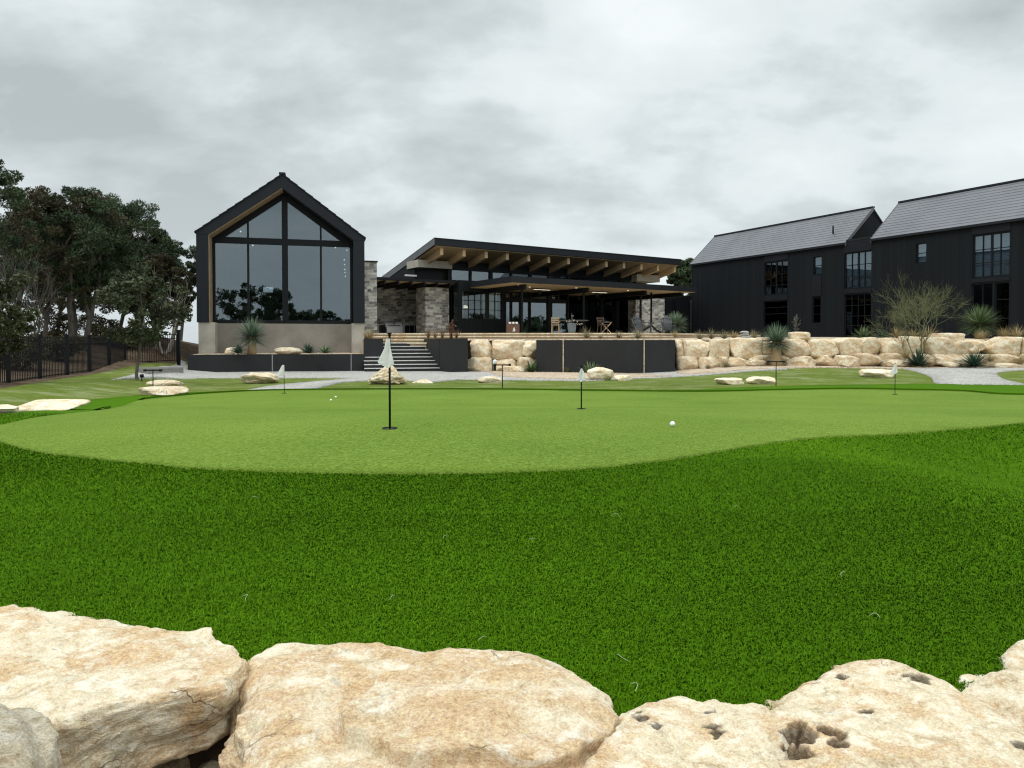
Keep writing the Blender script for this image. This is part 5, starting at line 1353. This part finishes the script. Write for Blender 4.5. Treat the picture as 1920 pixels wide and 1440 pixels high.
# trees on the slope behind the viewer (mirrored in the glass)
for i, (x, y, h, w, lab) in enumerate(((-3.2, -26, 8.6, 6.5, 'tallest juniper on the slope behind the viewer'), (1.2, -27, 8.2, 6, 'second juniper on the slope behind the viewer'), (5.2, -30, 5.2, 5, 'low juniper right of the tall pair behind the viewer'), (9.5, -32, 5.6, 5.5, 'broad low juniper behind the viewer to the right'), (15, -30, 5.0, 5.5, 'far right low juniper behind the viewer'), (-9, -30, 7.5, 6.5, 'left juniper on the slope behind the viewer'), (60, 13, 4.6, 6, 'juniper beyond the right end of the barn'), (68, 9, 5.2, 6.5, 'taller juniper beyond the right end of the barn'), (63, 3, 4.8, 7, 'broad juniper far right of the barn'), (57, -6, 5.2, 7, 'low juniper far to the right of the turf'))):
    tree('juniper_tree', 0, 0, 30, 0, 0, 60 + i, lab, 'juniper', per=60, size=.34, world=(x, y, h + (CZ - gz(x, y)) * .6, w))
seed_shrub()
# bare green palo verde before the barn
def paloverde():
    b = at(1722, 684, 30.3); t = thing('bare_tree', 'leafless green stemmed tree with a wide twiggy crown before the barn', 'tree', (b.x, 30.3, b.z))
    m = MB(); tw = MB(); rnd = random.Random(21)
    def go(p, d, L, r, dep):
        pts = [p]; q = Vector(p); dd = Vector(d).normalized(); rad = [r]
        for i in range(4):
            dd = (dd + Vector((rnd.gauss(0, .12), rnd.gauss(0, .12), .04 + rnd.gauss(0, .05)))).normalized(); q = q + dd*L/4; pts.append(q.copy()); rad.append(r*(1 - .1*(i+1)))
        (m if dep > 2 else tw).tube(pts, rad, 6 if dep > 2 else 4, cap=False)
        if dep == 0: return
        for j in range(rnd.choice((3, 3, 4)) if dep < 4 else 3):
            a = rnd.uniform(0, 6.28); s = Matrix.Rotation(a, 3, dd) @ dd.orthogonal().normalized()
            nd = (dd + s*rnd.uniform(.45, 1.0) + Vector((0, 0, .05))).normalized()
            st = pts[-1] if j == 0 or dep > 3 else pts[rnd.randint(2, 4)]
            go(st, nd, L*rnd.uniform(.62, .92), max(.0036, r*.54), dep - 1)
    for dx, dy, L in ((-.55, 0, 1.0), (.25, .3, 1.05), (.6, -.2, .95), (-.15, -.35, 1.0), (-.95, .2, .85)):
        go(Vector((dx*.08, dy*.08, -.05)), Vector((dx, dy, 1.0)), L*1.15, .036, 5)
    # fit into the crown seen in the photograph
    allv = m.v + tw.v; H = 4.2
    zm = max(v[2] for v in allv); xr_ = sorted(abs(v[0]) for v in allv)[int(len(allv)*.97)]
    for mm in (m, tw):
        mm.v = [(v[0]*(1.5/xr_ if v[2] > .5 else 1 + (1.5/xr_ - 1)*max(0, v[2])/.5), v[1]*1.0, v[2]*H/zm) for v in mm.v]
    m.build('stem', M['greentwig'], t); tw.build('twig', M['greentwig'], t)
paloverde()

# ------------------------------------------------------------------ fence
fp = [(-70, 741, 16.2), (16, 722.5, 18.6), (75, 713, 20.8), (126, 705.5, 22.9), (168, 700, 25.0), (205, 692.5, 27.4), (235, 684.5, 29.8), (335, 679, 32.4)]
P = [at(*q) for q in fp]
base = P[0]
fence = thing('metal_fence', 'black metal picket fence between the lawn and the juniper grove', 'fence', base)
HF = 1.27
for i, p in enumerate(P):
    q = p - base; s = .04 if i < 7 else .06
    MB().box(q.x - s, q.x + s, q.y - s, q.y + s, q.z - .15, q.z + HF + .05 + (.12 if i == 7 else 0)).box(q.x - s - .012, q.x + s + .012, q.y - s - .012, q.y + s + .012, q.z + HF + .051 + (.12 if i == 7 else 0), q.z + HF + .075 + (.12 if i == 7 else 0)).build('post', M['black'], fence)
for a, b in zip(P[:-1], P[1:]):
    a, b = a - base, b - base; m = MB(); L = (b - a).length; n = int(L / .118)
    for z in (HF - .02, HF - .2, .1): m.bar(a + Vector((0, 0, z)), b + Vector((0, 0, z)), .03, .034)
    for k in range(1, n):
        c = a.lerp(b, k/n); m.bar(c + Vector((0, 0, .04)), c + Vector((0, 0, HF - .015)), .016, .016, up=(1, 0, 0))
    m.build('picket_panel', M['black'], fence)

# ------------------------------------------------------------------ flags, stands, balls
def flag(px, ybase, ytop, label, shape, knob, lean=0):
    g = ground_hit(px, ybase); d = g.y; k = d / F; H = (ybase - ytop) * k
    t = thing('golf_flag', label, 'golf flag', (g.x, d, g.z + .055), 0, 'putting green flags')
    MB().lathe([(0, -.03), (.054, -.03), (.054, .004), (.060, .004), (.060, -.03)], 20).build('cup', M['black'], t)
    MB().tube([(0, 0, -.03), (0, 0, H)], .0088 if knob else .0075, 10).build('pole', M['black'], t)
    if knob: MB().lathe([(0, .0), (.011, .0), (.011, .018), (.019, .024), (.019, .03), (0, .031)], 14, (0, 0, H - .008)).build('knob', M['black'], t)
    # hanging cloth: rows of (height px above base, left px, right px)
    m = MB(); nx_ = 12; rows = []; S_ = shape
    hs = sorted(set([round(float(v), 2) for v in np.linspace(S_[0][0], S_[-1][0], 12)] + [float(q[0]) for q in S_]), reverse=True)
    for r_, h in enumerate(hs):
        hh = [-q[0] for q in S_]; l = float(np.interp(-h, hh, [q[1] for q in S_])); rr = float(np.interp(-h, hh, [q[2] for q in S_]))
        row = []
        for i in range(nx_):
            u = i/(nx_-1); x = (l + (rr - l)*u)*k; y = -.026 + .014*math.sin(u*7 + r_*.25 + px)*(r_/len(hs))**.6 - .004*math.sin(r_*.9)
            row.append((x, y, h*k))
        rows += row
    m.add(rows, [(r*nx_+i, (r+1)*nx_+i, (r+1)*nx_+i+1, r*nx_+i+1) for r in range(len(hs)-1) for i in range(nx_-1)], 0, True)
    m.build('cloth', M['flagcloth'], t)
flag(731, 805, 631, 'nearest and largest white flag hanging limp on a black stick', [(168, -5, 2), (150, -9, 3), (125, -20.5, 9), (122, -20, 9.5), (116, -8, 4), (113, -5, -1)], True)
flag(1090, 768, 689, 'small white flag hanging limp before the long steel planter', [(76, -1, 1), (70, -4, 4), (58, -8, 8), (55, -5, 5), (51, -3, 0)], True)
flag(533, 738, 684.5, 'small white flag blown to the left before the low steel planter', [(53, -3, 1), (44, -8, 1), (36, -13, 1), (34, -14, 1), (33.5, -14, -9)], False)
flag(1678, 740, 681, 'small white flag at the far right of the putting green', [(57, -2, 2), (48, -6, 3), (41, -11, 3), (38, -12, -2), (37, -8, -5)], False)
def stand(px, ybase, ytop, half, label, extra=False):
    g = ground_hit(px, ybase); d = g.y; k = d/F; H = (ybase - ytop)*k; W = half*k
    t = thing('club_stand', label, 'club stand', (g.x, d, g.z), 0, 'T shaped golf club stands')
    MB().tube([(0, 0, -.1), (0, 0, H)], .013, 8).build('post', M['black'], t)
    m = MB(); m.bar((-W, 0, H), (W, 0, H), .03, .03); m.tube([(W - .04, 0, H), (W + .03, 0, H)], .03, 8); m.tube([(-W - .03, 0, H), (-W + .04, 0, H)], .03, 8)
    m.build('crossbar', M['black'], t)
    if extra:
        tt = tag(link('hand_towel', None, None, (g.x - W, d, g.z + H)), 'crumpled white towel on the left end of the middle club stand', 'towel')
        me = rock_mesh('cloth', (.12, .1, .14), 9, M['white'], 3, 2.2, 4, .2); link('cloth', me, tt, (0, 0, .01))
        MB().box(-.03, .03, -.02, .02, -.16, .0).build('clip', M['black'], tt)
stand(942, 727.5, 681, 14, 'middle T shaped club stand with a white towel on it', True)
stand(287, 727, 691, 15, 'left T shaped club stand beside the flat stones', False)
stand(1455, 723.5, 675, 15, 'right T shaped club stand in front of the trunked yucca', False)
def ball(px, py, label):
    g = ground_hit(px, py); m = bmesh.new(); bmesh.ops.create_icosphere(m, subdivisions=4, radius=.0214)
    me = bpy.data.meshes.new('golf_ball'); m.to_mesh(me); m.free(); me.materials.append(M['ball']); me.polygons.foreach_set('use_smooth', [True]*len(me.polygons))
    o = link('golf_ball', me, None, (g.x, g.y, g.z + .054 + .021)); tag(o, label, 'golf ball', 'golf balls on the putting green')
ball(1261, 802, 'nearest white golf ball alone on the right of the putting green'); ball(620.5, 753, 'white golf ball, nearer of the close pair behind the nearest flag'); ball(629.5, 747, 'white golf ball, farther of the close pair behind the nearest flag')

# ------------------------------------------------------------------ small things by the left path
a, b = at(268, 698, 23.5), at(336, 683, 28.6)
ang = math.atan2(b.y - a.y, b.x - a.x); L = (b - a).length
o = thing('timber_kerb', 'weathered timber baulk lying along the left gravel path', 'timber', (a.x, a.y, gz(a.x, a.y)), ang)
sl_ = (gz(b.x, b.y) - gz(a.x, a.y)) / L
MB().hexa([(0, -.16, -.05), (L, -.16, sl_*L - .05), (L, .16, sl_*L - .05), (0, .16, -.05), (0, -.15, .17), (L, -.15, sl_*L + .17), (L, .15, sl_*L + .17), (0, .15, .17)]).build('baulk', M['weathered'], o)
MB().hexa([(.02, -.17, .172), (L - .02, -.17, sl_*L + .172), (L - .02, .17, sl_*L + .172), (.02, .17, .172), (.02, -.17, .23), (L - .02, -.17, sl_*L + .23), (L - .02, .17, sl_*L + .23), (.02, .17, .23)]).build('cap', M['concrete_grey'], o)
g_ = ground_hit(266, 713); o = thing('garden_lamp', 'little black path lamp at the foot of the oak sapling', 'lamp', g_)
MB().tube([(0, 0, -.05), (0, 0, .13)], .015, 8).build('stake', M['black'], o); MB().lathe([(.02, .12), (.05, .13), (.055, .2), (.03, .215), (0, .215)], 12).build('head', M['black'], o)
g_ = at(700, 640, 52)
M['chairbrown'] = m_var('dark_brown_timber', (.04, .025, .018), (.07, .045, .03), 6, .6)
# ------------------------------------------------------------------ patio furniture
def pat(px, d): return Vector((pxw(px, d), d, ZPAT))
def adirondack(px, d, rz, label):
    t = thing('adirondack_chair', label, 'chair', pat(px, d), rz, 'adirondack chairs on the patio'); c = M['chair']
    # chair faces +x locally
    for s in (-1, 1):
        MB().hexa([(.28, s*.3 - .02, 0), (.36, s*.3 - .02, 0), (.36, s*.3 + .02, 0), (.28, s*.3 + .02, 0), (.28, s*.3 - .02, .54), (.36, s*.3 - .02, .54), (.36, s*.3 + .02, .54), (.28, s*.3 + .02, .54)]).build('leg', c, t)
        MB().bar((.34, s*.255, .36), (-.48, s*.255, .04), .03, .12).build('leg', c, t)
        MB().box(-.34, .44, s*.32 - .07, s*.32 + .07, .542, .57).build('armrest', c, t)
    m = MB()
    for k in range(6): 
        x = .33 - .11*k; z = .385 - .043*k; m.box(x - .048, x + .048, -.27, .27, z - .012, z + .012)
    m.build('seat', c, t)
    m = MB()
    for k in range(6):
        y = -.235 + .094*k; h = .78 - .10*abs(k - 2.5)**1.5*.5
        a = Vector((-.2, y*.86, .16)); b = a + Vector((-.34, y*.22, h)); m.bar(a, b, .08, .02, up=(1, 0, 0))
    m.bar((-.33, -.26, .47), (-.33, .26, .47), .03, .06); m.bar((-.46, -.25, .76), (-.46, .25, .76), .03, .05)
    m.build('backrest', c, t)
adirondack(1204, 36.8, R(-62), 'charcoal adirondack chair turned to the right at the patio edge, left of two')
adirondack(1252, 36.6, R(-92), 'charcoal adirondack chair facing the lawn beside the round yucca')
# brown towel cabinet with its white mark
d = 39.0; c = pat(962.5, d); k = d/F
t = thing('towel_cabinet', 'brown cabinet with a white slanted letter mark and rolled towels on top', 'cabinet', c, R(8))
w2 = 11.5*k; h2 = 18*k
MB().box(-w2, w2, -.02, .5, 0, h2).build('body', M['brown'], t)
q = lambda pts: [(x*k, z*k) for x, z in pts]
mk = MB(); mk.prism_y(q([(-1.8, 4.5), (.6, 11.2), (2.6, 11.8), (.4, 7.2)]), -.03, -.022); mk.prism_y(q([(.9, 7.4), (2.7, 10.8), (3.6, 4.8), (2.2, 4.8)]), -.03, -.022); mk.prism_y(q([(-1.5, 4.1), (1.6, 4.1), (1.9, 5.6), (-.6, 5.6)]), -.0302, -.0222)
mk.build('letter_mark', M['whitepaint'], t)
MB().box(-w2 + .03, w2, .45, .5, h2 + .002, h2 + 5*k).build('back_rail', M['brown'], t)
for i in range(3):
    x = -w2*.55 + w2*.55*i; o = MB().tube([(0, -.1, 0), (0, .3, 0)], .055, 12).build('rolled_towel', M['white'], None, c + Vector((x, .05 + x*.14, h2 + .058)), R(8)); tag(o, ('left', 'middle', 'right')[i] + ' rolled white towel on the brown cabinet', 'towel', 'rolled towels on the cabinet')
# pot with an arching plant
d = 38.0; c = pat(1072, d)
t = thing('plant_pot', 'tall blue grey flower pot on the patio', 'pot', c)
MB().lathe([(0, 0), (.17, 0), (.22, .25), (.235, .5), (.25, .52), (.22, .53), (.2, .46), (0, .45)], 20).build('body', M['bluegrey'], t)
o = thing('potted_plant', 'arching leafless plant with pale flowers in the blue grey pot', 'plant', c + Vector((0, 0, .45)))
m = MB(); fl_ = MB(); rnd = random.Random(4)
for i in range(9):
    a = rnd.uniform(0, 6.3); l = rnd.uniform(.3, .75); h = rnd.uniform(.02, .35) if i else .62; l = l if i else .15
    pts = [(0, 0, 0), (math.cos(a)*l*.4, math.sin(a)*l*.3, h), (math.cos(a)*l, math.sin(a)*l*.6, h*.75)]
    m.tube(pts, [.018, .013, .008], 6)
    for _ in range(3): e = Vector(pts[2]) + Vector((rnd.uniform(-.08, .08), rnd.uniform(-.08, .08), rnd.uniform(-.05, .06))); fl_.tube([e, e + Vector((.03, 0, .02))], [.02, .035], 6)
m.build('stem', M['twig'], o); fl_.build('flower', M['header'], o)
# wooden side chair, table, folding chair
def simple_chair(px, d, rz, label, mat, sc=1.0):
    t = thing('patio_chair', label, 'chair', pat(px, d), rz); c = M[mat]
    for sx in (-1, 1):
        MB().bar((.2*sx, -.2, 0), (.17*sx, -.17, .44), .035, .035, up=(1, 0, 0)).build('leg', c, t); MB().bar((.2*sx, .24, 0), (.18*sx, .2, .44), .035, .035, up=(1, 0, 0)).build('leg', c, t)
        MB().bar((.21*sx, -.2, .62), (.2*sx, .22, .66), .05, .03).build('armrest', c, t)
    MB().box(-.22, .22, -.22, .22, .44, .475).build('seat', c, t)
    m = MB(); m.bar((-.18, .21, .47), (-.2, .3, .86), .035, .03); m.bar((.18, .21, .47), (.2, .3, .86), .035, .03)
    for z in (.58, .7, .82): m.bar((-.19, .21 + (z-.47)*.23, z), (.19, .21 + (z-.47)*.23, z), .02, .07)
    m.build('backrest', c, t)
simple_chair(1042, 38.4, R(170), 'tan timber patio chair left of the blue grey pot', 'soffit')
simple_chair(1130, 37.9, R(20), 'dark brown patio chair between the pot and the adirondack chairs', 'chairbrown')
c = pat(1076, 39.2); t = thing('patio_table', 'thin topped round patio table behind the blue grey pot', 'table', c)
MB().lathe([(0, .70), (.78, .70), (.8, .715), (.78, .73), (0, .73)], 28).build('tabletop', M['chair'], t); MB().tube([(0, 0, .03), (0, 0, .7)], .04, 8).build('pedestal', M['chair'], t); MB().lathe([(.3, 0), (.28, .03), (0, .035)], 20).build('base', M['chair'], t)
c = pat(1136, 38.6); t = thing('side_table', 'small dark side table behind the folding patio chair', 'table', c)
MB().box(-.3, .3, -.2, .2, .6, .63).build('tabletop', M['chair'], t)
for sx in (-1, 1): MB().bar((.28*sx, -.17, 0), (-.28*sx, -.17, .6), .03, .03, up=(0, 1, 0)).build('leg', M['wood'], t)
# pendant lamp seen in the bay
x, z = Lf.hit(872, 576, 1.0); o = thing('pendant_lamp', 'white domed lamp hanging inside the bay window', 'lamp', Lf.w(x, 1.0, z), Lf.rz)
MB().lathe([(.19, -.05), (.17, .03), (.1, .1), (.02, .12)], 16).build('lamp_shade', M['led'], o); MB().tube([(0, 0, .12), (0, 0, 1.0)], .008, 5).build('cord', M['black'], o)
# ------------------------------------------------------------------ sky and light
SUN_EL, SUN_AZ = R(52), R(-128)                         # azimuth clockwise from +Y
W = bpy.data.worlds.new('World'); S.world = W; W.use_nodes = True
nt = W.node_tree; n = nt.nodes; n.clear()
def N(t, **k):
    x = n.new(t)
    for a, v in k.items(): setattr(x, a, v)
    return x
lk_ = nt.links.new
out = N('ShaderNodeOutputWorld'); sky = N('ShaderNodeTexSky', sky_type='NISHITA'); sky.sun_disc = False; sky.sun_elevation = SUN_EL; sky.sun_rotation = SUN_AZ
b1 = N('ShaderNodeBackground'); lk_(sky.outputs[0], b1.inputs[0]); b1.inputs[1].default_value = .1
tc = N('ShaderNodeTexCoord'); sp_ = N('ShaderNodeSeparateXYZ'); lk_(tc.outputs['Generated'], sp_.inputs[0])
def ma(op, a, b=None, c=None, clamp=False):
    m = N('ShaderNodeMath', operation=op); m.use_clamp = clamp
    for i, v in enumerate((a, b, c)):
        if v is None: continue
        if hasattr(v, 'links'): lk_(v, m.inputs[i])
        else: m.inputs[i].default_value = v
    return m.outputs[0]
zz = ma('MAXIMUM', sp_.outputs[2], 0.0); den = ma('ADD', zz, .46)
u = ma('DIVIDE', sp_.outputs[0], den); v_ = ma('DIVIDE', sp_.outputs[1], den)
cb = N('ShaderNodeCombineXYZ'); lk_(u, cb.inputs[0]); lk_(v_, cb.inputs[1])
def ns(scale, det, rough, dist, off, sc=(1, 1, 1)):
    mp = N('ShaderNodeMapping'); mp.inputs['Location'].default_value = off; mp.inputs['Scale'].default_value = sc; lk_(cb.outputs[0], mp.inputs[0])
    x = N('ShaderNodeTexNoise'); x.inputs['Scale'].default_value = scale; x.inputs['Detail'].default_value = det; x.inputs['Roughness'].default_value = rough; x.inputs['Distortion'].default_value = dist
    lk_(mp.outputs[0], x.inputs['Vector']); return x.outputs['Fac']
big = ns(1.1, 3, .5, .2, (3.1, 1.7, 0)); mid_ = ns(3.1, 7, .53, .15, (7.4, 2.2, 0), (.8, 1.05, 1)); fine = ns(7.0, 5, .55, .2, (1.2, 8.8, 0), (.8, 1.2, 1))
k = ma('ADD', ma('MULTIPLY', mid_, .80), ma('ADD', ma('MULTIPLY', big, .42), ma('MULTIPLY', fine, .24)))
k = ma('ADD', ma('SUBTRACT', k, .112), ma('MULTIPLY', sp_.outputs[0], .12))           # brighter cloud towards the right
SKYR = ((.44, (.43, .482, .495)), (.57, (.56, .62, .635)), (.66, (.69, .75, .762)), (.74, (.75, .80, .806)), (.82, (.82, .865, .868)))
rp = N('ShaderNodeValToRGB'); lk_(k, rp.inputs[0]); e = rp.color_ramp.elements
for i, (p, c) in enumerate(SKYR):
    if i > 1: e.new(.5)
for i, (p, c) in enumerate(SKYR):
    e[i].position = p; e[i].color = (*c, 1)
# paler veil near the horizon, brighter cloud overhead (overcast sky law)
hzf = ma('SUBTRACT', 1.0, ma('MULTIPLY', zz, 4.0), None, True)
mx = N('ShaderNodeMix', data_type='RGBA'); lk_(ma('MULTIPLY', hzf, .42), mx.inputs[0]); lk_(rp.outputs[0], mx.inputs[6]); mx.inputs[7].default_value = (.68, .745, .775, 1)
zen = N('ShaderNodeMapRange', interpolation_type='SMOOTHSTEP'); lk_(zz, zen.inputs[0]); zen.inputs[1].default_value = .42; zen.inputs[2].default_value = .95; zen.inputs[3].default_value = 1.0; zen.inputs[4].default_value = 2.7
b2 = N('ShaderNodeBackground'); lk_(mx.outputs[2], b2.inputs[0]); lk_(zen.outputs[0], b2.inputs[1])
ms = N('ShaderNodeMixShader'); ms.inputs[0].default_value = .97; lk_(b1.outputs[0], ms.inputs[1]); lk_(b2.outputs[0], ms.inputs[2]); lk_(ms.outputs[0], out.inputs[0])

sd = bpy.data.lights.new('sun', 'SUN'); sd.energy = 1.25; sd.angle = R(30); sd.color = (1, .96, .9)
so = bpy.data.objects.new('sun', sd); COL.objects.link(so)
dirv = Vector((math.sin(SUN_AZ)*math.cos(SUN_EL), math.cos(SUN_AZ)*math.cos(SUN_EL), math.sin(SUN_EL)))
so.rotation_euler = dirv.to_track_quat('Z', 'Y').to_euler(); so.location = dirv * 100

S.view_settings.view_transform = 'Standard'; S.view_settings.look = 'None'
S.view_settings.exposure = 0.18; S.view_settings.gamma = 1.0
try:
    S.cycles.filter_width = 1.2
    S.cycles.use_denoising = True; S.cycles.use_adaptive_sampling = False; S.cycles.sample_clamp_indirect = 1.5; S.cycles.caustics_reflective = False
    S.cycles.max_bounces = 6; S.cycles.transparent_max_bounces = 12; S.cycles.glossy_bounces = 3; S.cycles.diffuse_bounces = 3
except Exception: pass
